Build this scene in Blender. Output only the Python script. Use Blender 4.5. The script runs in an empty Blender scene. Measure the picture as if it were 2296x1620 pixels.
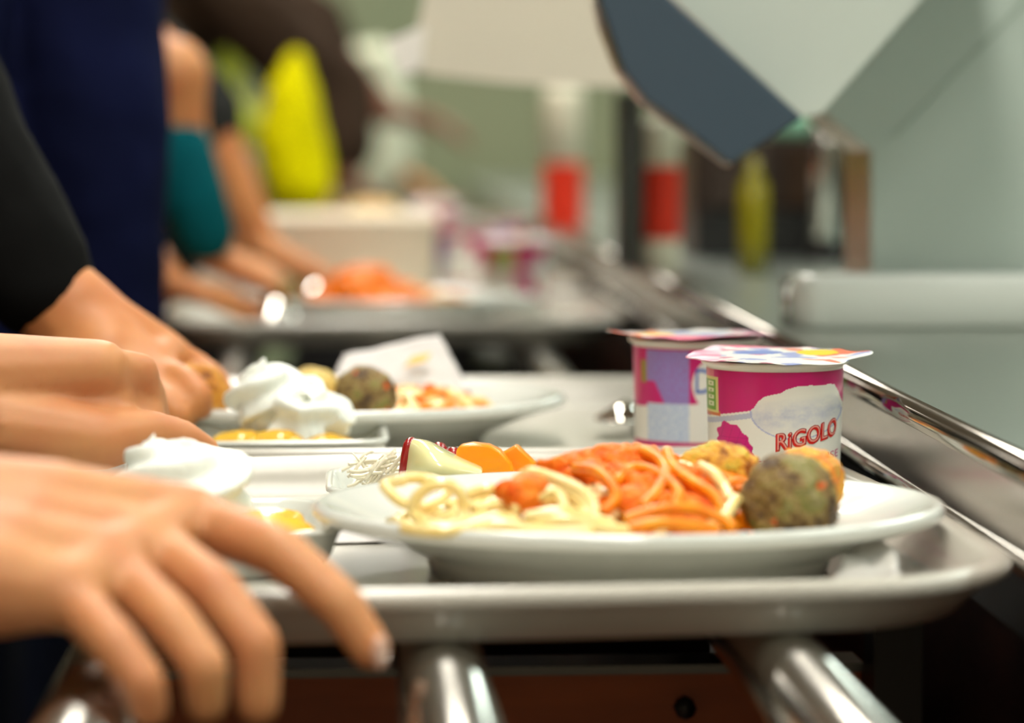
import bpy, bmesh, math, random
from mathutils import Vector, Matrix, noise

# ------------------------------------------------------------------ camera, world, light, exposure
F_PX, CXP, CYP = 6500.0, 1148.0, 810.0
CAM = Vector((0.0, 0.0, 1.07))
PITCH = math.atan(540 / F_PX)
YAW = math.atan(383 / F_PX)
sc = bpy.context.scene
COL = sc.collection
cam_d = bpy.data.cameras.new('camera')
cam = bpy.data.objects.new('camera', cam_d)
COL.objects.link(cam)
cam.location = CAM
cam.rotation_euler = (math.pi / 2 - PITCH, 0, -YAW)
cam_d.sensor_width = 36.0
cam_d.lens = 36.0 * F_PX / 2296.0
cam_d.clip_start = 0.05
cam_d.dof.use_dof = True
cam_d.dof.focus_distance = 1.325
cam_d.dof.aperture_fstop = 4.6
sc.camera = cam
sc.view_settings.view_transform = 'Standard'
sc.view_settings.look = 'None'
sc.view_settings.gamma = 1.0
sc.view_settings.exposure = -0.24
world = bpy.data.worlds.new('world')
sc.world = world
world.use_nodes = True
world.node_tree.nodes['Background'].inputs[0].default_value = (1.0, 0.93, 0.82, 1)
world.node_tree.nodes['Background'].inputs[1].default_value = 0.05

LIGHT_ROWS = [   # x, list of y, width, length, colour, strength : lamps in the ceiling
    (0.05, (-1.2, 0.9, 3.0, 5.1, 7.2), 0.34, 1.5, (1.0, 0.95, 0.85), 29.0),
    (1.9, (-1.2, 0.9, 3.0, 5.1, 7.2), 0.34, 1.5, (0.85, 1.0, 0.92), 18.5),
    (-2.2, (-1.2, 0.9, 3.0, 5.1, 7.2), 0.34, 1.5, (1.0, 0.93, 0.82), 9.0),
]
CEIL = 2.9

# ------------------------------------------------------------------ helpers
_R = Vector((math.cos(YAW), -math.sin(YAW), 0))
_F = Vector((math.sin(YAW) * math.cos(PITCH), math.cos(YAW) * math.cos(PITCH), -math.sin(PITCH)))
_U = _R.cross(_F)


def ray(px, py):
    return _F + _R * ((px - CXP) / F_PX) + _U * ((CYP - py) / F_PX)


def at(px, py, Y):
    """world point that stands at distance Y along the serving line"""
    d = ray(px, py)
    return CAM + d * (Y / d.y)


def on(px, py, z):
    d = ray(px, py)
    return CAM + d * ((z - CAM.z) / d.z)


def lin(c):
    return tuple((v / 255 / 12.92 if v / 255 <= .04045 else ((v / 255 + .055) / 1.055) ** 2.4) for v in c)


def mat(name, rgb, rough=.5, metal=0.0, noise_amt=0.0, noise_scale=20.0, rgb2=None, sss=0.0, sss_r=(1, .3, .15),
        sss_scale=.01, bump=0.0, bump_scale=60.0, coat=0.0, trans=0.0, ior=1.45, vcol=None, emit=None, emit_s=0.0,
        stretch=None, spec=None):
    m = bpy.data.materials.new(name)
    m.use_nodes = True
    nt = m.node_tree
    b = nt.nodes['Principled BSDF']
    c = lin(rgb)
    b.inputs['Base Color'].default_value = (*c, 1)
    b.inputs['Roughness'].default_value = rough
    b.inputs['Metallic'].default_value = metal
    b.inputs['IOR'].default_value = ior
    b.inputs['Coat Weight'].default_value = coat
    b.inputs['Coat Roughness'].default_value = .08
    b.inputs['Transmission Weight'].default_value = trans
    if spec is not None:
        b.inputs['Specular IOR Level'].default_value = spec
    if sss:
        b.inputs['Subsurface Weight'].default_value = sss
        b.inputs['Subsurface Radius'].default_value = sss_r
        b.inputs['Subsurface Scale'].default_value = sss_scale
    tc = nt.nodes.new('ShaderNodeTexCoord')
    co = tc.outputs['Object']
    if stretch:
        mp = nt.nodes.new('ShaderNodeMapping')
        mp.inputs['Scale'].default_value = stretch
        nt.links.new(co, mp.inputs[0])
        co = mp.outputs[0]
    if rgb2 is not None:
        n = nt.nodes.new('ShaderNodeTexNoise')
        n.inputs['Scale'].default_value = noise_scale
        n.inputs['Detail'].default_value = 5
        nt.links.new(co, n.inputs['Vector'])
        r = nt.nodes.new('ShaderNodeValToRGB')
        r.color_ramp.elements[0].position = .5 - .5 * (1 - noise_amt) * .4 - .02
        r.color_ramp.elements[1].position = .5 + .5 * (1 - noise_amt) * .4 + .02
        r.color_ramp.elements[0].color = (*c, 1)
        r.color_ramp.elements[1].color = (*lin(rgb2), 1)
        nt.links.new(n.outputs['Fac'], r.inputs['Fac'])
        nt.links.new(r.outputs['Color'], b.inputs['Base Color'])
    if vcol:
        a = nt.nodes.new('ShaderNodeVertexColor')
        a.layer_name = vcol
        nt.links.new(a.outputs['Color'], b.inputs['Base Color'])
    if bump:
        n2 = nt.nodes.new('ShaderNodeTexNoise')
        n2.inputs['Scale'].default_value = bump_scale
        n2.inputs['Detail'].default_value = 4
        nt.links.new(co, n2.inputs['Vector'])
        bp = nt.nodes.new('ShaderNodeBump')
        bp.inputs['Strength'].default_value = bump
        bp.inputs['Distance'].default_value = .002
        nt.links.new(n2.outputs['Fac'], bp.inputs['Height'])
        nt.links.new(bp.outputs['Normal'], b.inputs['Normal'])
    if emit:
        b.inputs['Emission Color'].default_value = (*emit, 1)
        b.inputs['Emission Strength'].default_value = emit_s
    return m


def mesh_obj(name, verts, faces, m=None, parent=None, smooth=True, mats=None, fm=None):
    me = bpy.data.meshes.new(name)
    me.from_pydata([tuple(v) for v in verts], [], faces)
    me.update()
    if smooth:
        for p in me.polygons:
            p.use_smooth = True
    for mm in (mats or ([m] if m else [])):
        me.materials.append(mm)
    if fm:
        for p, i in zip(me.polygons, fm):
            p.material_index = i
    o = bpy.data.objects.new(name, me)
    COL.objects.link(o)
    if parent is not None:
        o.parent = parent
    return o


def tag(o, label=None, cat=None, group=None, kind=None):
    if label:
        o['label'] = label
    if cat:
        o['category'] = cat
    if group:
        o['group'] = group
    if kind:
        o['kind'] = kind
    return o


def empty(name, loc=(0, 0, 0), rz=0.0, label=None, cat=None, group=None):
    o = bpy.data.objects.new(name, None)
    o.empty_display_size = .02
    COL.objects.link(o)
    o.location = loc
    o.rotation_euler = (0, 0, rz)
    return tag(o, label, cat, group)


def copy_tree(o, parent=None):
    c = o.copy()
    COL.objects.link(c)
    if parent is not None:
        c.parent = parent
    for ch in list(o.children):
        copy_tree(ch, c)
    return c


class MB:
    """collects verts and faces of one mesh"""

    def __init__(s):
        s.v, s.f, s.m = [], [], []

    def add(s, verts, faces, mi=0):
        n = len(s.v)
        s.v += [Vector(v) for v in verts]
        s.f += [tuple(i + n for i in f) for f in faces]
        s.m += [mi] * len(faces)
        return s

    def box(s, x0, x1, y0, y1, z0, z1, mi=0):
        v = [(x, y, z) for z in (z0, z1) for y in (y0, y1) for x in (x0, x1)]
        return s.add(v, [(0, 2, 3, 1), (4, 5, 7, 6), (0, 1, 5, 4), (2, 6, 7, 3), (0, 4, 6, 2), (1, 3, 7, 5)], mi)

    def loops(s, L, cap0=True, cap1=True, mi=0):
        n = len(L[0])
        v = [p for l in L for p in l]
        f = []
        for i in range(len(L) - 1):
            for j in range(n):
                a, b = i * n + j, i * n + (j + 1) % n
                f.append((a, b, b + n, a + n))
        if cap0:
            f.append(tuple(reversed(range(n))))
        if cap1:
            f.append(tuple((len(L) - 1) * n + j for j in range(n)))
        return s.add(v, f, mi)

    def tube(s, pts, rad, segs=10, mi=0, shape=None):
        pts = [Vector(p) for p in pts]
        if not hasattr(rad, '__len__'):
            rad = [rad] * len(pts)
        L = []
        up = None
        for i, p in enumerate(pts):
            t = (pts[min(i + 1, len(pts) - 1)] - pts[max(i - 1, 0)])
            if t.length < 1e-9:
                t = Vector((0, 0, 1))
            t.normalize()
            if up is None:
                up = Vector((0, 0, 1)) if abs(t.z) < .9 else Vector((1, 0, 0))
            a = (up - t * up.dot(t))
            if a.length < 1e-6:
                a = t.orthogonal()
            a.normalize()
            up = a
            b = t.cross(a)
            ring = []
            for k in range(segs):
                an = 2 * math.pi * k / segs
                r = rad[i] * (shape(an, i) if shape else 1)
                ring.append(p + (a * math.cos(an) + b * math.sin(an)) * r)
            L.append(ring)
        # soft ends
        return s.loops(L, mi=mi)

    def capsule(s, p0, p1, r0, r1, segs=12, mi=0):
        p0, p1 = Vector(p0), Vector(p1)
        t = p1 - p0
        if t.length < 1e-6:
            t = Vector((0, 0, 1e-4))
            p1 = p0 + t
        t = t.normalized()
        a = t.orthogonal().normalized()
        b = t.cross(a)
        L = []
        for (p, r, angs) in ((p0, r0, (-85, -60, -30, 0)), (p1, r1, (0, 30, 60, 85))):
            for d in angs:
                d = math.radians(d)
                L.append([p + t * (r * math.sin(d)) + (a * math.cos(2 * math.pi * k / segs) + b * math.sin(2 * math.pi * k / segs)) * (r * math.cos(d)) for k in range(segs)])
        return s.loops(L, mi=mi)

    def chain(s, pts, rads, segs=12):
        for i in range(len(pts) - 1):
            s.capsule(pts[i], pts[i + 1], rads[i], rads[i + 1], segs)
        return s

    def ball(s, c, r, segs=14, rings=9, mi=0, fn=None):
        c = Vector(c)
        if not hasattr(r, '__len__'):
            r = (r, r, r)
        L = []
        for i in range(1, rings):
            th = math.pi * i / rings - math.pi / 2
            L.append([c + Vector((r[0] * math.cos(th) * math.cos(2 * math.pi * k / segs), r[1] * math.cos(th) * math.sin(2 * math.pi * k / segs), r[2] * math.sin(th))) for k in range(segs)])
        return s.loops(L, mi=mi)

    def build(s, name, m=None, parent=None, smooth=True, mats=None):
        return mesh_obj(name, s.v, s.f, m, parent, smooth, mats, s.m if mats else None)


def remesh(mb, name, voxel, m, parent=None, smooth_it=4, disp=None, fac=.5):
    """one continuous skin round all the shapes collected in mb"""
    o = mb.build(name, m)
    r = o.modifiers.new('r', 'REMESH')
    r.mode = 'VOXEL'
    r.voxel_size = voxel
    sm = o.modifiers.new('s', 'SMOOTH')
    sm.factor = fac
    sm.iterations = smooth_it
    dg = bpy.context.evaluated_depsgraph_get()
    me = bpy.data.meshes.new_from_object(o.evaluated_get(dg))
    old = o.data
    o.modifiers.clear()
    o.data = me
    bpy.data.meshes.remove(old)
    if disp:
        cn = [(v.co.copy(), v.normal.copy()) for v in me.vertices]
        co = []
        for c, n in cn:
            co.extend(c + disp(c, n))
        me.vertices.foreach_set('co', co)
        me.update()
    for p in me.polygons:
        p.use_smooth = True
    if not me.materials:
        me.materials.append(m)
    o.name = name
    if parent is not None:
        o.parent = parent
    return o


def bevel(o, w, seg=3, ang=35):
    b = o.modifiers.new('bevel', 'BEVEL')
    b.width = w
    b.segments = seg
    b.limit_method = 'ANGLE'
    b.angle_limit = math.radians(ang)
    return o


def catmull(P, n=6, closed=False):
    P = [Vector(p) for p in P]
    out = []
    N = len(P)
    for i in range(N - 1 if not closed else N):
        p0, p1, p2, p3 = (P[(i - 1) % N] if (closed or i > 0) else P[0]), P[i % N], P[(i + 1) % N], (P[(i + 2) % N] if (closed or i + 2 < N) else P[-1])
        for k in range(n):
            t = k / n
            out.append(.5 * ((2 * p1) + (-p0 + p2) * t + (2 * p0 - 5 * p1 + 4 * p2 - p3) * t * t + (-p0 + 3 * p1 - 3 * p2 + p3) * t ** 3))
    if not closed:
        out.append(P[-1])
    return out


def rrect(a, b, r, z, n=9, bow=0.0, cx=0, cy=0):
    """rounded rectangle outline with softly bowed sides"""
    pts = []
    for (sx, sy, a0) in ((1, -1, -90), (1, 1, 0), (-1, 1, 90), (-1, -1, 180)):
        for k in range(n):
            t = math.radians(a0 + 90 * k / (n - 1))
            pts.append([sx * (a - r) + r * math.cos(t), sy * (b - r) + r * math.sin(t)])
        # side points
        nx = {(1, -1): (1, 1), (1, 1): (-1, 1), (-1, 1): (-1, -1), (-1, -1): (1, -1)}[(sx, sy)]
        e0 = pts[-1]
        e1 = {(1, -1): [a, b - r], (1, 1): [-(a - r), b], (-1, 1): [-a, -(b - r)], (-1, -1): [a - r, -b]}[(sx, sy)]
        for k in range(1, 6):
            t = k / 6
            pts.append([e0[0] * (1 - t) + e1[0] * t, e0[1] * (1 - t) + e1[1] * t])
    out = []
    for x, y in pts:
        bx = x + math.copysign(bow * (1 - min(1, (y / b) ** 2)), x) * (abs(x) / a) ** 3
        by = y + math.copysign(bow * (1 - min(1, (x / a) ** 2)), y) * (abs(y) / b) ** 3
        out.append(Vector((bx + cx, by + cy, z)))
    return out


def ell(a, b, z, n=72):
    return [Vector((a * math.cos(2 * math.pi * k / n), b * math.sin(2 * math.pi * k / n), z)) for k in range(n)]


# ------------------------------------------------------------------ materials
M = {}
M['tray'] = mat('tray_plastic', (186, 182, 171), .22, bump=.05, bump_scale=300)
M['porcelain'] = mat('porcelain', (212, 215, 208), .12, coat=.4)
M['steel'] = mat('steel', (190, 188, 182), .2, 1.0, bump=.03, bump_scale=90, stretch=(1, .05, 1))
M['steel_mirror'] = mat('steel_polished', (176, 172, 166), .13, 1.0)
M['steel_satin'] = mat('steel_satin', (200, 196, 192), .26, 1.0)
M['steel_spoon'] = mat('spoon_steel', (235, 232, 226), .06, 1.0)
M['steel_top'] = mat('steel_worktop', (150, 158, 150), .3, 1.0, bump=.04, bump_scale=40)
M['steel_dark'] = mat('steel_dark', (90, 88, 86), .3, 1.0)
M['black'] = mat('black_plastic', (14, 12, 12), .4)
M['wood'] = mat('brown_laminate', (158, 76, 22), .45, rgb2=(128, 58, 16), noise_scale=6, noise_amt=.3, stretch=(1, 8, 8))
M['wood_dark'] = mat('dark_laminate', (84, 36, 20), .5, rgb2=(70, 28, 16), noise_scale=6, stretch=(1, 8, 8))
M['skin'] = mat('skin', (200, 142, 92), .5, rgb2=(190, 122, 80), noise_scale=28, noise_amt=.1, sss=.25, sss_scale=.006)
M['skin2'] = mat('skin_tan', (198, 136, 82), .5, rgb2=(186, 112, 66), noise_scale=26, sss=.2, sss_scale=.006)
M['skin3'] = mat('skin_brown', (130, 78, 50), .45, rgb2=(110, 64, 42), noise_scale=26, sss=.15, sss_scale=.006)
M['nail'] = mat('nail', (224, 180, 158), .25, coat=.3)
M['cream'] = mat('whipped_cream', (238, 242, 234), .35, sss=.3, sss_r=(1, 1, .9), sss_scale=.004, bump=.15, bump_scale=250)
M['peach'] = mat('fruit_yellow', (238, 198, 80), .22, rgb2=(228, 168, 30), noise_scale=60, sss=.12, sss_r=(1, .6, .1), sss_scale=.006, coat=.5)
M['pasta'] = mat('pasta', (234, 206, 126), .25, rgb2=(240, 220, 158), noise_scale=90, sss=.15, sss_r=(1, .8, .4), sss_scale=.003, coat=.4)
M['pasta_red'] = mat('pasta_with_sauce', (240, 160, 20), .38, rgb2=(226, 104, 6), noise_scale=80, spec=.35)
M['sauce'] = mat('tomato_sauce', (218, 84, 4), .5, rgb2=(236, 132, 30), noise_scale=160, bump=.8, bump_scale=260, spec=.25)
M['sauce_orange'] = mat('orange_sauce', (222, 104, 4), .45, rgb2=(236, 132, 20), noise_scale=90, spec=.3)
M['orange'] = mat('orange_fruit', (250, 158, 10), .3, rgb2=(244, 140, 4), noise_scale=40, sss=.25, sss_r=(1, .5, .1), sss_scale=.004, coat=.3)
M['chicory'] = mat('pale_leaf', (226, 224, 158), .15, rgb2=(236, 232, 182), noise_scale=60, sss=.3, sss_r=(1, 1, .4), sss_scale=.003, coat=.8)
M['redleaf'] = mat('red_leaf', (150, 22, 22), .25, coat=.5)
M['shred'] = mat('shredded_vegetable', (226, 218, 196), .3, sss=.3, sss_r=(1, 1, .8), sss_scale=.003)
M['paper'] = mat('white_paper', (202, 198, 196), .6, bump=.1, bump_scale=120)
M['paper_print'] = mat('yellow_print', (226, 178, 90), .6)
M['cup_white'] = mat('cup_plastic', (226, 224, 214), .28, sss=.1, sss_r=(1, 1, 1), sss_scale=.002)
M['cup_label'] = mat('cup_label', (255, 255, 255), .3, vcol='Col')
M['foil'] = mat('foil_lid', (255, 255, 255), .3, vcol='Col', metal=.15)
M['red_ink'] = mat('red_ink', (205, 28, 20), .35)
M['red_ink_dark'] = mat('dark_red_ink', (150, 22, 34), .35)
M['light_ink'] = mat('pale_red_ink', (226, 150, 138), .35)
M['pink_ink'] = mat('magenta_ink', (186, 60, 120), .35)
M['blue_ink'] = mat('blue_ink', (60, 100, 180), .35)
M['white_ink'] = mat('white_ink', (225, 225, 205), .35)
M['hood_blue'] = mat('blue_slab', (52, 68, 82), .5)
M['hood_grey'] = mat('pale_grey_panel', (186, 194, 186), .4)
M['hood_beige'] = mat('beige_panel', (215, 206, 188), .5)
M['panel_green'] = mat('grey_green_panel', (166, 178, 170), .35)
M['edge_brown'] = mat('steel_edge_brown_reflection', (150, 128, 104), .3, .8)  # brown tint puts the reflection on the panel edges into the colour
M['wall'] = mat('wall_paint', (176, 170, 150), .7, rgb2=(166, 162, 142), noise_scale=1)
M['wall_end'] = mat('wall_tiles_green', (150, 154, 122), .5, rgb2=(124, 138, 108), noise_scale=1.3)
M['ceil'] = mat('ceiling_paint', (225, 222, 214), .8, rgb2=(218, 216, 208), noise_scale=2)
M['floor'] = mat('floor_tiles', (96, 66, 46), .35, rgb2=(84, 56, 40), noise_scale=1.5)
M['kitchen'] = mat('dark_kitchen', (58, 44, 36), .4, .3, rgb2=(44, 36, 32), noise_scale=3)
for n, c in (('navy', (17, 22, 54)), ('blackcloth', (15, 15, 15)), ('teal', (8, 92, 100)), ('yellow', (236, 226, 0)), ('brown', (60, 46, 36)), ('sage', (226, 230, 206)),
             ('cobalt', (24, 54, 120)), ('lime', (176, 182, 60)), ('cream_cloth', (190, 184, 150)), ('charcoal', (46, 46, 44)), ('grey_cloth', (110, 106, 96)), ('jeans', (30, 36, 52)), ('pale_blue', (160, 186, 220))):
    M[n] = mat('cloth_' + n, c, .9, rgb2=tuple(int(v * .8) for v in c), noise_scale=14, bump=.3, bump_scale=80, spec=.08)
M['hair'] = mat('hair_brown', (44, 28, 20), .5, bump=.5, bump_scale=120)
M['eye'] = mat('eye', (235, 232, 226), .1)

# ------------------------------------------------------------------ the room
def plane_box(name, x0, x1, y0, y1, z0, z1, m):
    return tag(MB().box(x0, x1, y0, y1, z0, z1).build(name, m, smooth=False), kind='structure')


XL, XR, YN, YF = -3.6, 3.9, -2.6, 9.0
plane_box('floor', XL - .1, XR + .1, YN - .1, YF + .1, -.1, 0, M['floor'])
plane_box('ceiling', XL - .1, XR + .1, YN - .1, YF + .1, CEIL, CEIL + .1, M['ceil'])
plane_box('wall_left', XL - .1, XL, YN, YF, 0, CEIL, M['wall'])
plane_box('wall_right', XR, XR + .1, YN, YF, 0, CEIL, M['wall'])
plane_box('wall_back', XL, XR, YF, YF + .1, 0, CEIL, M['wall_end'])
plane_box('wall_front', XL, XR, YN - .1, YN, 0, CEIL, M['wall'])
side = {0.05: 'warm white strip lamp above the tray rails', 1.9: 'mint tinted strip lamp above the kitchen side', -2.2: 'strip lamp above the waiting area'}
for (x, ys, w, l, c, s) in LIGHT_ROWS:
    mm = mat('lamp_diffuser', (255, 255, 255), .5, emit=c, emit_s=s)
    for y in ys:
        e = empty('ceiling_light', (x, y, CEIL), label=side[x], cat='ceiling light', group=side[x])
        MB().box(-w / 2 - .02, w / 2 + .02, -l / 2 - .02, l / 2 + .02, -.05, -.002).build('lamp_housing', M['ceil'], e, False)
        MB().box(-w / 2, w / 2, -l / 2, l / 2, -.056, -.0505).build('diffuser', mm, e, False)

# ------------------------------------------------------------------ counter, rails
Z_RAIL, Z_FLOOR, Z_RIM, Z_TOP = .88, .8855, .9032, .9375
ZF = 0.0055
cnt = empty('serving_counter', (.7, 3.6, 0), label='long stainless steel serving counter with a rounded polished front edge beside the tray rails', cat='counter')


def cl(mb):
    for v in mb.v:
        v -= Vector((.7, 3.6, 0))
    return mb


cl(MB().box(.268, 1.15, .45, 6.6, Z_TOP - .03, Z_TOP)).build('worktop', M['steel_top'], cnt, False)
cl(MB().tube([(.268, .45, Z_TOP - .004), (.268, 3.5, Z_TOP - .004), (.268, 6.6, Z_TOP - .004)], .0065, 20)).build('rounded_edge', M['steel_mirror'], cnt)
cl(MB().box(.2655, .2675, .45, 6.6, .899, Z_TOP - .006)).build('upright_guide_strip', M['steel_satin'], cnt, False)
cl(MB().tube([(.2665, .45, .897), (.2665, 3.5, .897), (.2665, 6.6, .897)], .0045, 14)).build('lower_bead', M['steel'], cnt)
cl(MB().box(.2665, .30, .45, 6.6, .868, .8945)).build('lower_ledge', M['steel_dark'], cnt, False)
cl(MB().box(.34, 1.13, .47, 6.58, .0, Z_TOP - .031)).build('front_panel', M['wood_dark'], cnt, False)

for i, (x, lab) in enumerate(((-.088, 'round steel tray rail running under the hands, farthest from the counter'),
                              (.037, 'round steel tray rail in the middle, under the centre of the near tray'),
                              (.166, 'round steel tray rail closest to the serving counter'))):
    o = MB().tube([(0, .3, 0), (0, 2, 0), (0, 4, 0), (0, 6.5, 0)], .017, 32).build('tray_rail', M['steel'])
    o.location = (x, 0, Z_RAIL - .017)
    tag(o, lab, 'tray rail', 'steel rails the trays slide on')

br = empty('rail_support', (.05, 1.185, 0), label='brown laminate support board with steel top strip and black bracket under the tray rails', cat='support')
MB().box(-.14, .166, 0, .018, .62, .841).build('board', M['wood'], br, False)
MB().box(-.14, .166, -.004, .022, .8415, .8452).build('top_strip', M['steel_dark'], br, False)
MB().box(.166, .186, -.028, -.006, .60, .875).build('bracket', M['black'], br, False)
bm_ = MB().tube([(.0, -.004, 0), (.0, .004, 0)], .0045, 8)
b_ = bm_.build('bolt', M['black'], br)
b_.location = at(1535, 1585, 1.183) - Vector((.05, 1.185, 0))
# black filler block added to darken the gap under the far rails
sb = empty('dark_filler', (.03, 3.6, 0), label='black filler block added for darkness beneath the tray rails farther down the line', cat='cabinet')
MB().box(-.10, .22, -2.3, 2.9, .12, .76).build('body', M['black'], sb, False)
MB().box(-.08, .18, -2.2, 2.8, 0, .1195).build('plinth', M['wood_dark'], sb, False)
for k in range(5):
    MB().box(-.095, .15, -2.2 + k * 1.2, -2.16 + k * 1.2, .7605, .8458).build('rail_bearer', M['black'], sb, False)


# ------------------------------------------------------------------ tray, plate, dish
def tray_mesh(a, b, name='cafeteria_tray'):
    r, bow = .068, .008
    prof = [(.026, 0), (.020, .0015), (.011, .011), (.0075, .0150), (.0018, .0158), (0, .0175), (0, .0208), (.0012, .0225), (.0035, .0232), (.008, .0229), (.0108, .0215),
            (.0145, .014), (.0175, .0078), (.020, .0060), (.024, ZF)]
    L = [rrect(a - i, b - i, max(.012, r - i * .8), z, bow=bow) for i, z in prof]
    return MB().loops(L).build(name, M['tray'])


def plate_mesh(name='oval_plate'):
    k = .825
    prof = [(.078, 0), (.0805, .0), (.0822, .0060), (.088, .0092), (.108, .0166), (.1235, .0218), (.1266, .0226), (.1279, .0248), (.1277, .0270), (.1266, .0283), (.1245, .0288), (.122, .0282),
            (.112, .0240), (.102, .0190), (.093, .0162), (.084, .0152), (.06, .0150), (.03, .0150)]
    L = [ell(a, a * k + (.1275 - a) * .05, z) for a, z in prof]
    return MB().loops(L).build(name, M['porcelain'])


def dish_mesh(a, b, h, name='square_dish'):
    prof = [(.012, 0), (.009, .0008), (.004, h * .45), (.0008, h * .9), (0, h - .002), (0, h - .0008), (.001, h), (.003, h), (.004, h - .001), (.006, h * .7), (.009, .006), (.014, .0038)]
    L = [rrect(a - i, b - i, max(.006, .016 - i * .6), z, n=7, bow=.001) for i, z in prof]
    return MB().loops(L).build(name, M['porcelain'])


tray1 = tray_mesh(.195, .2055)
tray1.location = (.0530, 1.2375, Z_RAIL)
tray1.rotation_euler.z = math.radians(3.2)
tag(tray1, 'pale plastic cafeteria tray closest to the camera, carrying the sharp plate of spaghetti', 'tray', 'cafeteria trays on the rails')
tray2 = tray1.copy()
COL.objects.link(tray2)
tray2.location = (.06, 1.68, Z_RAIL)
tray2.rotation_euler.z = math.radians(-1)
tag(tray2, 'pale plastic tray second in line, with the half-empty oval plate and paper wedge', 'tray', 'cafeteria trays on the rails')
tray3 = tray1.copy()
COL.objects.link(tray3)
tray3.location = (.046, 2.632, Z_RAIL)
tray3.rotation_euler.z = math.radians(1.0)
tag(tray3, 'blurred tray third in line, with orange pasta and a teal-sleeved arm reaching to it', 'tray', 'cafeteria trays on the rails')
for (x, y, lab) in ((.045, 3.12, 'blurred tray fourth in line, carrying the white tub and lidded cups'), (.04, 3.9, 'blurred tray fifth in line, in front of the yellow sleeve'), (.05, 4.9, 'small blurred tray at the far end of the tray rails')):
    t = tray1.copy()
    COL.objects.link(t)
    t.location = (x, y, Z_RAIL)
    t.rotation_euler.z = math.radians(random.Random(y).uniform(-3, 3))
    tag(t, lab, 'tray', 'cafeteria trays on the rails')

plate1 = plate_mesh()
plate1.location = (.118, 1.183, Z_FLOOR)
plate1.rotation_euler.z = math.radians(-1.5)
plate1.scale = (1.02, 1.0, 1.0)
tag(plate1, 'white oval plate with spaghetti and three vegetable balls on the near tray', 'plate')
plate2 = plate1.copy()
COL.objects.link(plate2)
plate2.location = (-.002, 1.655, Z_FLOOR)
plate2.rotation_euler.z = math.radians(3)
tag(plate2, 'white oval plate on the second tray, holding the folded paper and a dark ball', 'plate')
plate3 = plate1.copy()
COL.objects.link(plate3)
plate3.location = (.045, 2.60, Z_FLOOR)
tag(plate3, 'blurred white plate heaped with orange pasta on the third tray', 'plate')
plate4 = plate1.copy()
COL.objects.link(plate4)
plate4.location = (.03, 3.86, Z_FLOOR)
tag(plate4, 'blurred white plate on the fifth tray, beyond the white tub', 'plate')

dish1 = dish_mesh(.054, .052, .0205)
dish1.location = (-.0585, 1.203, Z_FLOOR)
dish1.rotation_euler.z = math.radians(7)
tag(dish1, 'white square dessert dish on the near tray, half hidden by the hand', 'dish', 'square dessert dishes')
dish2 = dish_mesh(.0545, .047, .0205)
dish2.location = (-.031, 1.532, Z_FLOOR)
tag(dish2, 'white square dessert dish at the front of the second tray', 'dish', 'square dessert dishes')
dish3 = dish_mesh(.062, .045, .018, 'salad_dish')
dish3.location = (.055, 1.348, Z_FLOOR)
tag(dish3, 'white salad dish hidden behind the rim of the spaghetti plate', 'dish')


# ------------------------------------------------------------------ yogurt cups
CR = .0325
PXM = CR / 152.0


def yz(y):
    return (1133 - y) * PXM


BOUND = [(1585, 926), (1620, 917), (1688, 904), (1697, 897), (1705, 884), (1718, 873), (1735, 868), (1755, 864), (1768, 856), (1790, 850), (1820, 848), (1848, 850), (1862, 847), (1873, 850), (1882, 866), (1889, 884), (1896, 900)]


def interp(P, x):
    if x <= P[0][0]:
        return P[0][1]
    for (a, b), (c, d) in zip(P, P[1:]):
        if x <= c:
            return b + (d - b) * (x - a) / (c - a)
    return P[-1][1]


def mixc(a, b, t):
    t = max(0, min(1, t))
    return tuple(a[i] * (1 - t) + b[i] * t for i in range(3))


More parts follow.
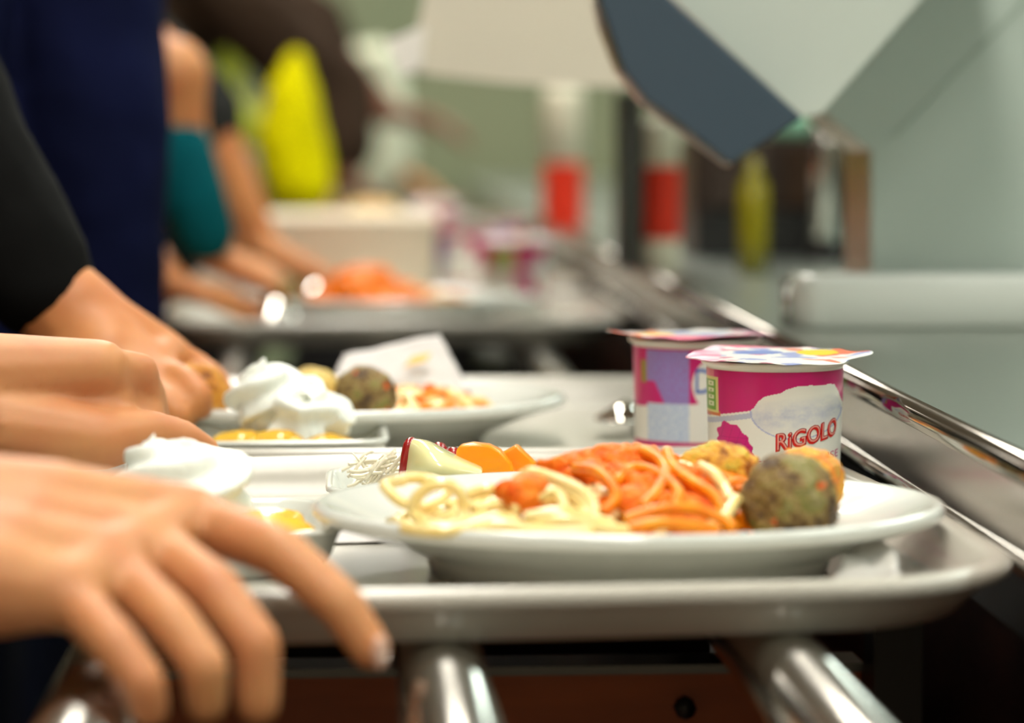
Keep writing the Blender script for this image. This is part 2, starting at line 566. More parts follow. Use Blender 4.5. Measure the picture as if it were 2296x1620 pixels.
def design(th, y):
    PINK, WHITE = (196, 22, 108), (228, 226, 216)
    if 1046 < y < 1059:
        return (196, 40, 110)
    if y >= 1059:
        return WHITE
    if abs(th) < 95:
        x = 1742 + 152 * math.sin(math.radians(max(-90, min(90, th))))
        if x < 1617 and 836 < y < 914:
            if x > 1612 or y < 842 or y > 909:
                return (214, 206, 130)
            gy = (y - 846) / 15.0
            if 1595 < x < 1607 and gy % 1 < .62 and 0 < gy < 4 and not (1599 < x < 1603 and .2 < gy % 1 < .42):
                return (220, 226, 190)
            return (104, 160, 30)
        if x < 1622 and 912 <= y < 922:
            return (206, 112, 60)
        if x < 1608 and y < 836:
            return (216, 110, 130)
        b = interp(BOUND, x)
        if y < b:
            return PINK
        c = WHITE
        if x < 1692 and b + 5 < y < b + 17:
            c = mixc(c, (168, 172, 196), .8)
        e = math.hypot((x - 1790) / 103.0, (y - 905) / 62.0)
        if y > 905 and .965 < e < 1.0:
            c = (166, 172, 204)
        if e < .97:
            n = noise.noise(Vector((x * .05, y * .08, 2.3))) + .5 * noise.noise(Vector((x * .16, y * .2, 7)))
            c = mixc(c, (170, 176, 200), max(0, 1 - abs(y - 915 + (x - 1790) * .1) / 42) * (.5 + .35 * n))
        dx, dy = x - 1655, y - 985
        q = math.atan2(dy, dx - dy * .35)
        rr = math.hypot((dx - dy * .35) / 37.0, dy / 52.0)
        if rr < 1 + .06 * math.cos(q * 11):
            c = mixc((204, 24, 120), (150, 20, 90), max(0, 1 - math.hypot(dx, dy - 5) / 22) + (.35 if abs(math.sin(dx * .16 + dy * .05)) < .12 or abs(math.sin(dy * .16)) < .12 else 0))
        return c
    tb = th - 180 if th > 0 else th + 180
    x = 152 * math.sin(math.radians(tb))
    if tb > 60:
        return PINK if y < 915 else WHITE
    if math.hypot(x - 52, (y - 905) * .9) < 58 and y < 960:
        return WHITE
    if -130 < x < -118 and y < 905 and y > 850:
        return (150, 140, 50)
    if -117 < x < -14 and y > 824:
        n = noise.noise(Vector((x * .4, y * .12, 1))) * .5 + noise.noise(Vector((x * .1, y * .5, 5))) * .6
        if y < 952:
            if x < -98 + max(0, (y - 900) * .45) and y > 900:
                return PINK
            return mixc((150, 104, 168), (140, 140, 200), .5 + n)
        return mixc((166, 184, 214), (216, 222, 226), .45 + n)
    return PINK if y < 952 - x * .08 else WHITE


def vcolor(o, fn):
    me = o.data
    ca = me.color_attributes.new('Col', 'BYTE_COLOR', 'POINT')
    for v in me.vertices:
        c = lin(fn(v.co))
        ca.data[v.index].color = (*c, 1)


def cup_r(z):
    return .0306 + (CR - .0306) * min(1, z / .062)


def text_mesh(txt, size, offset=0.0, spacing=1.0):
    cu = bpy.data.curves.new('t', 'FONT')
    cu.body = txt
    cu.size = size
    cu.offset = offset
    cu.space_character = spacing
    cu.resolution_u = 3
    to = bpy.data.objects.new('t', cu)
    COL.objects.link(to)
    dg = bpy.context.evaluated_depsgraph_get()
    dg.update()
    me = bpy.data.meshes.new_from_object(to.evaluated_get(dg))
    bpy.data.objects.remove(to)
    bm = bmesh.new()
    bm.from_mesh(me)
    for _ in range(2):
        ed = [e for e in bm.edges if e.calc_length() > .003]
        if ed:
            bmesh.ops.subdivide_edges(bm, edges=ed, cuts=1)
            bmesh.ops.triangulate(bm, faces=bm.faces)
    bm.to_mesh(me)
    bm.free()
    return me


def wrap_text(name, txt, x0, x1, y0, h, tilt, m, parent, off=.0003, bold=0.0, centre=1742, back=False, grow=0.0):
    """printed word wrapped on the cup: x0..x1, base y0, letter height h in label units"""
    me = text_mesh(txt, 1.0, 0)
    xs = [v.co.x for v in me.vertices]
    ys = [v.co.y for v in me.vertices]
    if bold:
        me2 = text_mesh(txt, 1.0, bold)
        bpy.data.meshes.remove(me)
        me = me2
    a0 = math.asin(max(-1, min(1, (x0 - centre) / 152)))
    a1 = math.asin(max(-1, min(1, (x1 - centre) / 152)))
    W = (a1 - a0) * CR
    sx = W / (max(xs) - min(xs))
    sy = h * PXM / (max(ys) - min(ys))
    for v in me.vertices:
        s = (v.co.x - min(xs)) * sx
        t = (v.co.y - min(ys)) * sy + s * tilt
        a = a0 + s / CR + (math.pi if back else 0)
        z = yz(y0) + t
        r = cup_r(z) + off
        v.co = Vector((r * math.sin(a), -r * math.cos(a), z))
    me.materials.clear()
    me.materials.append(m)
    o = bpy.data.objects.new(name, me)
    COL.objects.link(o)
    o.parent = parent
    return o


def make_cup(name='yogurt_cup', nx=540, ny=170):
    root = empty(name)
    L = [[Vector((r * math.cos(2 * math.pi * k / 96), r * math.sin(2 * math.pi * k / 96), z)) for k in range(96)] for r, z in
         ((.024, .0012), (.0275, .0012), (.028, 0), (.0292, .0002), (.0302, .0015), (cup_r(.003), .003), (cup_r(.03), .03), (cup_r(.062), .062), (CR, .067), (.0328, .0688), (.0348, .0692), (.0352, .0698), (.0352, .0706), (.0348, .0710), (.030, .0711))]
    MB().loops(L).build('cup_body', M['cup_white'], root)
    V, Fc = [], []
    zt = yz(819)
    for j in range(ny + 1):
        z = yz(1112) + (zt - yz(1112)) * j / ny
        for i in range(nx):
            a = 2 * math.pi * i / nx
            r = cup_r(z) + .00015
            V.append((r * math.sin(a), -r * math.cos(a), z))
    for j in range(ny):
        for i in range(nx):
            a, b = j * nx + i, j * nx + (i + 1) % nx
            Fc.append((a, b, b + nx, a + nx))
    sl = mesh_obj('printed_label', V, Fc, M['cup_label'], root)
    vcolor(sl, lambda co: design(math.degrees(math.atan2(co.x, -co.y)), 1133 - co.z / PXM))
    wrap_text('lettering', 'RiGOLO', 1748, 1880, 992, 37, .19, M['red_ink_dark'], sl, .0003, bold=.045)
    wrap_text('lettering', 'RiGOLO', 1746, 1878, 993, 37, .19, M['red_ink'], sl, .0005, bold=.028)
    wrap_text('lettering', 'RiGOLO', 1748, 1879, 990, 37, .19, M['light_ink'], sl, .0007, bold=-.012)
    wrap_text('lettering', 'FRAMBOISE', 1697, 1886, 1033, 17, .09, M['pink_ink'], sl, .0003)
    wrap_text('lettering', 'D', 2, 42, 926, 60, 0, M['blue_ink'], sl, .0003, centre=0, back=True, bold=-.0)
    # foil lid
    N, K = 128, 26
    V, Fc = [], []

    def lr(a):
        r = .0400 + .0012 * math.cos(8 * a)
        d = abs((a + math.pi) % (2 * math.pi) - math.pi)
        r += .0055 * math.exp(-(d / .22) ** 2)
        d2 = abs((a - math.pi + math.pi) % (2 * math.pi) - math.pi)
        r += .0015 * math.exp(-(d2 / .3) ** 2)
        return r
    for k in range(K + 1):
        for i in range(N):
            a = 2 * math.pi * i / N
            r = lr(a) * k / K
            x, y = r * math.cos(a), r * math.sin(a)
            z = .0722 + .0012 * (y / .04) + .0007 * noise.noise(Vector((x * 90, y * 90, 3))) * (k / K) + (max(0, r - .035)) * .18 * math.sin(3 * a + 1) + .0004
            V.append((x, y, z))
    for k in range(K):
        for i in range(N):
            a, b = k * N + i, k * N + (i + 1) % N
            Fc.append((a, b, b + N, a + N))
    lid = mesh_obj('foil_lid', V, Fc, M['foil'], root)

    def lidc(co):
        x, y = co.x, co.y
        if y > .030:
            return (224, 116, 146)
        n = noise.noise(Vector((x * 60, y * 130, 9)))
        if math.hypot((x - .020) / .010, (y - .012) / .013) < 1:
            return (244, 206, 40)
        if x > .027 and y > .004:
            return (226, 112, 84)
        if x < -.026:
            return mixc((222, 110, 150), (230, 214, 224), .6 + n)
        if math.hypot((x + .008) / .012, (y - .010) / .009) < 1:
            return (120, 140, 200)
        if n > .34:
            return (200, 120, 150) if x < 0 else (222, 120, 90)
        if n < -.3:
            return (150, 160, 206)
        return (230, 230, 226)
    vcolor(lid, lidc)
    s = lid.modifiers.new('t', 'SOLIDIFY')
    s.thickness = .0004
    return root


cup1 = make_cup()
cup1.location = (.2068, 1.372, Z_FLOOR)
cup1.rotation_euler = (0, 0, -math.atan2(.2058, 1.372))
tag(cup1, 'pink and white yogurt cup with red RiGOLO lettering, in sharp focus behind the vegetable balls', 'yogurt cup', 'pink yogurt cups')
cup2 = copy_tree(cup1)
cup2.location = (.1855, 1.512, Z_FLOOR)
cup2.rotation_euler = (0, 0, math.pi - math.atan2(.1855, 1.512))
tag(cup2, 'pink yogurt cup turned to its lilac back print, just behind the cup in focus', 'yogurt cup', 'pink yogurt cups')
for (x, y, r, lab) in ((.165, 2.755, .9, 'blurred magenta yogurt cup on the third tray near the counter edge'),
                       (.130, 3.05, 2.5, 'blurred white-lidded yogurt cup on the fourth tray beside the white tub'),
                       (.17, 3.20, 4.0, 'blurred yogurt cup at the counter side of the fourth tray'),
                       (.12, 3.80, 1.0, 'blurred pink cup at the front of the fifth tray'),
                       (.13, 4.02, 5.0, 'blurred pink cup at the back of the fifth tray')):
    c = copy_tree(cup1)
    c.location = (x, y, Z_FLOOR)
    c.rotation_euler = (0, 0, r)
    tag(c, lab, 'yogurt cup', 'pink yogurt cups')

# ------------------------------------------------------------------ spaghetti
PC = plate1.location.copy()


def heap_h(x, y, cx, cy, rx, ry, H):
    d = ((x - cx) / rx) ** 2 + ((y - cy) / ry) ** 2
    return H * max(0.0, 1 - d) ** .6


def strand(rnd, fn, x, y, length, r=.0024, step=.003, lift=.0, curv=55):
    a = rnd.uniform(0, 2 * math.pi)
    k = rnd.uniform(-curv, curv)
    pts = []
    dep = rnd.uniform(.55, 1.0)
    for i in range(int(length / step)):
        z = fn(x, y)
        pts.append(Vector((x, y, z * dep + .0152 + r + lift + .0015 * math.sin(i * .5 + dep * 20))))
        k += rnd.uniform(-9, 9)
        k = max(-95, min(95, k))
        a += k * step
        nx, ny = x + math.cos(a) * step, y + math.sin(a) * step
        if fn(nx, ny) <= .0012:
            a += .55 * (1 if k > 0 else -1)
            nx, ny = x + math.cos(a) * step * .7, y + math.sin(a) * step * .7
        x, y = nx, ny
    return pts


def clampp(pts, r):
    # keep strands above the inner plate surface
    for p in pts:
        q = math.hypot(p.x / .1275, p.y / (.1275 * .825))
        zmin = .0152 if q < .68 else .0152 + (q - .68) / .3 * .0135
        p.z = max(p.z, zmin + r)
    return pts


def smoothp(pts, it=2):
    for _ in range(it):
        pts = [pts[0]] + [(pts[i - 1] + pts[i] * 2 + pts[i + 1]) / 4 for i in range(1, len(pts) - 1)] + [pts[-1]]
    return pts


rnd = random.Random(5)


def hf1(x, y):
    return max(heap_h(x, y, -.050, -.016, .050, .055, .013), heap_h(x, y, -.006, -.008, .052, .062, .021), heap_h(x, y, .026, -.012, .038, .058, .019))


sp = MB()
R0 = .0023
for i in range(84):
    x, y = rnd.uniform(-.095, .058), rnd.uniform(-.068, .045)
    if hf1(x, y) < .004:
        continue
    p = clampp(smoothp(strand(rnd, hf1, x, y, rnd.uniform(.07, .17))), R0)
    mi = 1 if (x > .000 and rnd.random() < .85) else 0
    sp.tube(p, R0, 8, mi)


def loc1(px, py, Y):
    return at(px, py, Y) - PC


def hand_loop(pp, r=R0 * 1.05, closed=False, mi=0, n=8):
    sp.tube(catmull([loc1(*q) for q in pp], n, closed), r, 10, mi)


# individually placed loops that stand out in the heap
hand_loop([(868, 1098, 1.15), (880, 1082, 1.165), (925, 1070, 1.175), (975, 1078, 1.175), (1005, 1096, 1.165), (985, 1120, 1.15), (945, 1138, 1.14), (900, 1125, 1.138), (868, 1098, 1.145), (866, 1085, 1.15), (905, 1076, 1.17)])
hand_loop([(925, 1150, 1.125), (932, 1118, 1.125), (965, 1090, 1.125), (1005, 1086, 1.125), (1034, 1108, 1.125), (1038, 1145, 1.125), (1022, 1185, 1.12)])
hand_loop([(925, 1150, 1.125), (955, 1172, 1.118), (1000, 1180, 1.115), (1060, 1165, 1.12), (1100, 1150, 1.13)])
hand_loop([(905, 1182, 1.11), (960, 1190, 1.10), (1040, 1186, 1.10), (1120, 1160, 1.11), (1160, 1170, 1.11)])
hand_loop([(1050, 1110, 1.14), (1090, 1098, 1.14), (1120, 1102, 1.14), (1148, 1120, 1.135), (1110, 1135, 1.13), (1060, 1140, 1.125)])
for k, dy in enumerate((0, 9, 18)):
    hand_loop([(1158 + k * 5, 1078 + dy, 1.15), (1190, 1060 + dy, 1.145), (1240, 1072 + dy, 1.14), (1300 - k * 6, 1098 + dy, 1.135), (1332 - k * 9, 1138 + dy * .6, 1.125), (1322 - k * 14, 1168, 1.12)], r=R0 * 1.1)
hand_loop([(1150, 1142, 1.125), (1190, 1122, 1.125), (1240, 1102, 1.128), (1262, 1130, 1.122), (1268, 1162, 1.118)])
hand_loop([(1175, 1160, 1.11), (1260, 1148, 1.11), (1330, 1162, 1.11), (1375, 1178, 1.105)])
hand_loop([(1200, 1178, 1.102), (1270, 1165, 1.1), (1350, 1182, 1.1), (1420, 1190, 1.1)])
hand_loop([(1060, 1188, 1.1), (1130, 1176, 1.1), (1220, 1192, 1.098), (1330, 1190, 1.098)])
hand_loop([(1290, 1050, 1.17), (1340, 1058, 1.15), (1372, 1090, 1.135), (1378, 1120, 1.13), (1352, 1150, 1.125)], mi=1)
hand_loop([(1440, 1010, 1.19), (1478, 1030, 1.17), (1492, 1060, 1.15), (1470, 1105, 1.13), (1440, 1135, 1.12)], mi=1)
hand_loop([(1495, 1012, 1.18), (1512, 1050, 1.16), (1560, 1085, 1.14), (1600, 1110, 1.13), (1622, 1150, 1.12)], mi=1)
hand_loop([(1572, 1045, 1.16), (1600, 1062, 1.15), (1625, 1095, 1.14), (1635, 1120, 1.13)], mi=0)
hand_loop([(1652, 1118, 1.13), (1640, 1135, 1.125), (1620, 1165, 1.115), (1590, 1180, 1.11)], mi=0, r=R0 * 1.15)
hand_loop([(1400, 1165, 1.108), (1480, 1142, 1.11), (1560, 1142, 1.112), (1620, 1165, 1.11), (1645, 1185, 1.105)], mi=1)
hand_loop([(1410, 1185, 1.1), (1480, 1172, 1.1), (1560, 1180, 1.1), (1610, 1188, 1.1)], mi=1)
hand_loop([(1380, 1080, 1.15), (1420, 1050, 1.16), (1470, 1060, 1.15), (1520, 1100, 1.13), (1510, 1140, 1.12)], mi=1)
def hf2(x, y):
    return max(heap_h(x, y, .012, .006, .058, .062, .028), heap_h(x, y, .040, -.018, .034, .048, .024))


for i in range(30):
    x, y = rnd.uniform(-.02, .066), rnd.uniform(-.055, .03)
    if hf2(x, y) < .006:
        continue
    p = smoothp(strand(rnd, hf2, x, y, rnd.uniform(.018, .045), r=.0019, curv=45), 3)
    for q in p:
        q.z = max(q.z, .0152 + hf2(q.x, q.y) * .93)
    sp.tube(clampp(p, .0019), .0019, 8, 1 if rnd.random() < .85 else 0)
spo = sp.build('spaghetti', mats=[M['pasta'], M['pasta_red']])
spo.location = PC
spo.rotation_euler.z = 0
tag(spo, 'tangled spaghetti on the near plate, pale at one end and orange with sauce at the other', 'spaghetti', kind='stuff')

# solid bed of pasta under the strands so that no plate shows through the middle
def lumps(name, blobs, voxel, m, amp=.0012, fr=120, parent=None, sm=3, base=Vector((0, 0, 0))):
    mb = MB()
    for (c, r) in blobs:
        mb.ball(Vector(c), r)
    d = lambda co, n: n * (amp * noise.noise(co * fr) + amp * .6 * noise.noise(co * fr * 2.7))
    o = remesh(mb, name, voxel, m, parent, sm, d)
    return o


bl = []
rs = random.Random(8)
for (px, py, Y, r) in ((1250, 1045, 1.19, .008), (1300, 1030, 1.19, .009), (1360, 1020, 1.195, .010), (1420, 1018, 1.195, .010), (1470, 1035, 1.19, .009), (1330, 1055, 1.175, .009), (1400, 1062, 1.165, .010), (1460, 1075, 1.155, .010),
                       (1520, 1060, 1.17, .009), (1560, 1085, 1.155, .009), (1420, 1110, 1.14, .009), (1500, 1120, 1.135, .010), (1570, 1130, 1.135, .009), (1460, 1150, 1.125, .007), (1540, 1160, 1.12, .006), (1380, 1110, 1.145, .007), (1390, 1020, 1.22, .010), (1470, 1040, 1.22, .010)):
    p = loc1(px, py, Y)
    bl.append((p - Vector((0, 0, .0035)), (r * 1.25, r * 1.2, r * .8)))
    for _ in range(3):
        q = p + Vector((rs.uniform(-1, 1) * r, rs.uniform(-1, 1) * r, -.001 + rs.uniform(-.003, .002)))
        bl.append((q, r * rs.uniform(.35, .55)))
so = lumps('tomato_sauce', bl, .0012, M['sauce'], .0020, 210)
so.location = PC
tag(so, 'chunky tomato sauce spooned over the spaghetti on the near plate', 'sauce')
bl = []
for (px, py, Y, r) in ((1140, 1100, 1.137, .005), (1165, 1108, 1.13, .0065), (1190, 1100, 1.13, .0065), (1180, 1125, 1.127, .0055)):
    bl.append((loc1(px, py, Y), (r * 1.2, r, r)))
so2 = lumps('tomato_chunk', bl, .001, M['sauce'], .0006, 300)
so2.location = PC
tag(so2, 'small red tomato chunk lying among the pale spaghetti loops', 'tomato')


# ------------------------------------------------------------------ vegetable balls
def ball_mat(name, cols, speck=None):
    m = bpy.data.materials.new(name)
    m.use_nodes = True
    nt = m.node_tree
    b = nt.nodes['Principled BSDF']
    b.inputs['Roughness'].default_value = .5
    tc = nt.nodes.new('ShaderNodeTexCoord')
    n = nt.nodes.new('ShaderNodeTexNoise')
    n.inputs['Scale'].default_value = 75
    n.inputs['Detail'].default_value = 6
    n.inputs['Roughness'].default_value = .7
    nt.links.new(tc.outputs['Object'], n.inputs['Vector'])
    r = nt.nodes.new('ShaderNodeValToRGB')
    el = r.color_ramp.elements
    while len(el) < len(cols):
        el.new(.5)
    for i, c in enumerate(cols):
        el[i].position = .36 + .28 * i / (len(cols) - 1)
        el[i].color = (*lin(c), 1)
    nt.links.new(n.outputs['Fac'], r.inputs['Fac'])
    out = r.outputs['Color']
    if speck:
        v = nt.nodes.new('ShaderNodeTexNoise')
        v.inputs['Scale'].default_value = 120
        v.inputs['Detail'].default_value = 1
        mp = nt.nodes.new('ShaderNodeMapping')
        mp.inputs['Location'].default_value = (3, 7, 1)
        nt.links.new(tc.outputs['Object'], mp.inputs[0])
        nt.links.new(mp.outputs[0], v.inputs['Vector'])
        g = nt.nodes.new('ShaderNodeMath')
        g.operation = 'GREATER_THAN'
        g.inputs[1].default_value = .69
        nt.links.new(v.outputs['Fac'], g.inputs[0])
        mx = nt.nodes.new('ShaderNodeMix')
        mx.data_type = 'RGBA'
        nt.links.new(g.outputs[0], mx.inputs[0])
        nt.links.new(out, mx.inputs[6])
        mx.inputs[7].default_value = (*lin(speck), 1)
        out = mx.outputs[2]
    nt.links.new(out, b.inputs['Base Color'])
    bp = nt.nodes.new('ShaderNodeBump')
    bp.inputs['Strength'].default_value = .9
    bp.inputs['Distance'].default_value = .006
    nt.links.new(n.outputs['Fac'], bp.inputs['Height'])
    nt.links.new(bp.outputs['Normal'], b.inputs['Normal'])
    return m


M['ball_green'] = ball_mat('ball_green', [(44, 22, 6), (92, 66, 22), (126, 98, 48), (150, 128, 72), (112, 112, 34), (146, 132, 84)], (216, 92, 12))
M['ball_gold'] = ball_mat('ball_gold', [(110, 46, 10), (196, 130, 26), (222, 164, 40), (206, 176, 40), (120, 120, 20)])
M['ball_orange'] = ball_mat('ball_orange', [(170, 84, 14), (228, 150, 24), (240, 176, 50), (232, 120, 20), (200, 150, 50)])
M['ball_bread'] = ball_mat('ball_bread', [(120, 60, 10), (190, 118, 20), (206, 136, 30), (214, 150, 40), (150, 90, 16)])
M['ball_pale'] = ball_mat('ball_pale', [(150, 110, 40), (222, 190, 104), (234, 206, 120), (230, 190, 100), (120, 120, 60)])


def veg_ball(c, r, m, lab, seed=0, lo=0.0):
    mb = MB().ball((0, 0, 0), r, 96, 60)
    for v in mb.v:
        n = v.normalized()
        s = 1 + .06 * noise.noise(n * 2.2 + Vector((seed, 0, 0))) + .05 * noise.noise(n * 6 + Vector((seed, 3, 0))) + .045 * noise.noise(n * 13 + Vector((seed, 3, 9))) + .025 * noise.noise(n * 30)
        v *= s
    o = mb.build('vegetable_ball', m)
    o.location = c
    o.rotation_euler = (seed, seed * 2, seed)
    return tag(o, lab, 'vegetable ball', 'baked vegetable balls')


ZP = Z_FLOOR + .0150
g1 = at(1768, 1100, 1.135)
veg_ball((g1.x, g1.y, ZP + .0172), (.0232, .0208, .0190), M['ball_green'], 'large mottled green-brown ball with orange flecks, at the front of the near plate', 1.7)
g2 = at(1795, 1075, 1.185)
veg_ball((g2.x + .0008, g2.y + .006, ZP + .0172), (.0160, .0185, .0190), M['ball_orange'], 'orange-topped ball right behind the mottled green one', 2.6)
g3 = at(1608, 1050, 1.20)
veg_ball((g3.x, g3.y + .004, ZP + .0192), (.0158, .015, .0190), M['ball_gold'], 'small yellow-green ball between the spaghetti and the mottled green ball', 4.1)
p = at(820, 872, 1.60)
veg_ball((p.x, p.y, ZP + .0165), (.0178, .0175, .0172), M['ball_green'], 'dark green-brown ball on the second plate, behind the whipped cream', .6)
p = at(686, 850, 1.67)
veg_ball((p.x, p.y, ZP + .0125), (.020, .018, .0140), M['ball_pale'], 'pale yellow ball on the second plate in front of the folded paper', 3.3)
p = at(440, 885, 1.60)
veg_ball((p.x, p.y, ZP + .0185), (.0178, .018, .019), M['ball_bread'], 'golden-brown ball gripped by the black-sleeved hand', 5.2)
p = at(640, 640, 2.545)
veg_ball((p.x, p.y, ZP + .015), (.018, .018, .016), M['ball_green'], 'blurred dark ball beside the orange pasta on the third tray', 2.2)

# pasta on the other plates
def pasta_heap(name, cx, cy, rx, ry, H, n, seed, plate, lab, red=.0, m2=None):
    rr = random.Random(seed)
    fn = lambda x, y: heap_h(x, y, cx, cy, rx, ry, H)
    mb = MB()
    for i in range(n):
        x, y = cx + rr.uniform(-.8, .8) * rx, cy + rr.uniform(-.8, .8) * ry
        if fn(x, y) < .003:
            continue
        mb.tube(clampp(smoothp(strand(rr, fn, x, y, rr.uniform(.06, .14))), R0), R0, 6, 1 if rr.random() < red else 0)
    o = mb.build('spaghetti', mats=[M['pasta'], m2 or M['pasta_red']])
    o.location = plate.location
    tag(o, lab, 'spaghetti', kind='stuff')
    return o


pasta_heap('s', .04, -.01, .05, .045, .014, 40, 3, plate2, 'pale spaghetti with a little sauce on the second plate', .25)
pasta_heap('s', .0, -.02, .075, .05, .020, 60, 4, plate3, 'blurred spaghetti heap with orange sauce on the third tray', .35)
pasta_heap('s', -.01, 0, .08, .05, .022, 40, 6, plate4, 'blurred spaghetti on the plate of the fifth tray', .3)
bl = [(Vector((.052 + i * .007, -.012 + .004 * (i % 2),     .030 - i * .002)), .0055) for i in range(4)]
o = lumps('tomato_sauce', bl, .0014, M['sauce'])
o.location = plate2.location
tag(o, 'thin streak of tomato sauce on the second plate', 'sauce')
bl = []
for i in range(26):
    a, q = rs.uniform(0, 6.28), rs.uniform(0, 1) ** .5
    x, y = -.022 + .052 * q * math.cos(a), -.035 + .036 * q * math.sin(a)
    bl.append((Vector((x, y, .020 + .026 * (1 - q * q))), .013))
o = lumps('tomato_sauce', bl, .002, M['sauce_orange'])
o.location = plate3.location
tag(o, 'blurred mound of orange sauce on the third tray', 'sauce')


# ------------------------------------------------------------------ whipped cream and fruit
def cream(name, centre, turns, r0, r1, h, tube_r, lab, seed, peak=(0, 0), squash=1.0, tail=None):
    """piped rosette: a ridged rope wound in a rising spiral"""
    mb = MB()
    n = int(60 * turns)
    pts, rad = [], []
    for i in range(n + 1):
        t = i / n
        a = seed + t * turns * 2 * math.pi
        r = r0 + (r1 - r0) * t
        pts.append(Vector((r * math.cos(a) + peak[0] * t, r * math.sin(a) * squash + peak[1] * t, tube_r * .75 + (h - tube_r * .75) * t ** 1.1)))
        rad.append(tube_r * (1 - .80 * t ** 1.8))
    tip = pts[-1] + Vector((.002, 0, .006))
    pts.append(tip)
    rad.append(.0006)
    if tail:
        pre = catmull([Vector(q) for q in tail] + [pts[0]], 8)[:-1]
        pts = pre + pts
        rad = [tube_r * (.45 + .55 * i / len(pre)) for i in range(len(pre))] + rad
    tw = 0.0

    def shp(an, i):
        return 1 + .26 * math.cos(5 * an + i * .17) + .04 * math.cos(10 * an + i * .34)
    mb.tube(pts, rad, 60, shape=shp)
    mb.ball((peak[0] * .3, peak[1] * .3, h * .3), (r0 * .95, r0 * .95 * squash, h * .38), 24, 12)
    d = lambda co, nn: nn * (.0013 * noise.noise(co * 90) + .0003 * noise.noise(co * 300))
    o = remesh(mb, name, .0010, M['cream'], None, 5, d, .5)
    o.location = centre
    return tag(o, lab, 'whipped cream', 'whipped cream toppings')


c1 = at(430, 1110, 1.185)
cream('whipped_cream', (c1.x, c1.y, Z_FLOOR + .0190), 2.15, .0185, .004, .0330, .0140,
      'ruffled whipped cream peaked over the near dessert dish, just above the front hand', 2.6, peak=(-.013, 0), squash=.8, tail=[(-.033, .000, .006), (-.026, -.006, .010)])
c2 = at(622, 960, 1.525)
cream('whipped_cream', (c2.x + .001, c2.y + .006, Z_FLOOR + .0195), 1.9, .0155, .003, .035, .0140,
      'glossy white whipped cream swirl on the dish of the second tray', 5.2, peak=(-.009, 0), squash=.85, tail=[(.031, -.014, .004), (.028, -.010, .009)])


def slice_piece(c, L, w, h, rz, m, name, lab, cat, group, ry=0.0, bend=.3):
    mb = MB().ball((0, 0, 0), (L, w, h), 28, 16)
    for v in mb.v:
        v.y += bend * (v.x * v.x) / L
        v.z += .0008 * noise.noise(v * 200)
        if v.z < 0:
            v.z *= .55
    o = mb.build(name, m)
    o.location = c
    o.rotation_euler = (0, ry, rz)
    return tag(o, lab, cat, group)


k = 0
for (px, py, Y, L, w, h, rz, ry) in ((605, 1165, 1.172, .024, .012, .0125, -.1, .18), (530, 1175, 1.18, .022, .010, .008, .3, 0), (470, 1180, 1.20, .02, .010, .008, 2.9, 0), (420, 1178, 1.21, .02, .010, .008, .1, 0), (620, 1160, 1.212, .015, .009, .006, .5, 0)):
    q = at(px, py, Y)
    slice_piece((q.x, q.y, Z_FLOOR + .0135 + .0006 * k), L, w, h, rz, M['peach'], 'fruit_slice', 'soft yellow fruit slice under the cream in the near dessert dish', 'fruit slice', 'fruit slices in the near dish', ry)
    k += 1
for (px, py, Y, L, w, h, rz, ry) in ((540, 985, 1.512, .016, .009, .009, .1, 0), (625, 985, 1.51, .018, .009, .0095, .0, 0), (720, 990, 1.515, .020, .009, .0075, -.1, .1), (590, 985, 1.54, .018, .009, .009, .5, 0), (690, 985, 1.545, .018, .009, .008, 2.8, 0)):
    q = at(px, py, Y)
    slice_piece((q.x, q.y, Z_FLOOR + .0145), L, w, h, rz, M['peach'], 'fruit_slice', 'yellow-orange fruit slice under the cream in the second tray\'s dish', 'fruit slice', 'fruit slices in the second dish', ry)

# ------------------------------------------------------------------ salad behind the plate
def sheet(name, rows, th, m, rim=None):
    """curved leaf from rows of points"""
    R = [catmull(r, 6) for r in rows]
    cols = [catmull([r[i] for r in R], 5) for i in range(len(R[0]))]
    nu, nv = len(cols), len(cols[0])
    V = [cols[i][j] for i in range(nu) for j in range(nv)]
    Fc = [(i * nv + j, (i + 1) * nv + j, (i + 1) * nv + j + 1, i * nv + j + 1) for i in range(nu - 1) for j in range(nv - 1)]
    o = mesh_obj(name, V, Fc, m)
    s = o.modifiers.new('s', 'SOLIDIFY')
    s.thickness = th
    s.offset = 0
    b = o.modifiers.new('sub', 'SUBSURF')
    b.levels = 1
    b.render_levels = 1
    return o


A = at
lf = sheet('chicory_leaf', [
    [A(905, 1068, 1.335), A(912, 1030, 1.335), A(918, 992, 1.335), A(925, 990, 1.345), A(935, 1020, 1.36)],
    [A(945, 1075, 1.325), A(950, 1045, 1.318), A(955, 1000, 1.325), A(965, 996, 1.345), A(975, 1030, 1.37)],
    [A(1000, 1078, 1.325), A(1000, 1060, 1.315), A(1000, 1028, 1.32), A(1010, 1018, 1.345), A(1020, 1050, 1.37)],
    [A(1080, 1082, 1.325), A(1080, 1070, 1.318), A(1082, 1058, 1.32), A(1082, 1052, 1.34), A(1080, 1068, 1.36)]], .0022, M['chicory'])
tag(lf, 'glossy pale yellow salad leaf with a dark red edge behind the near plate', 'salad leaf')
e = MB().tube(catmull([A(903, 1078, 1.334), A(906, 1045, 1.333), A(911, 1012, 1.333), A(916, 994, 1.334), A(924, 989, 1.339)], 6), .0022, 10).build('red_edge', M['redleaf'], lf)
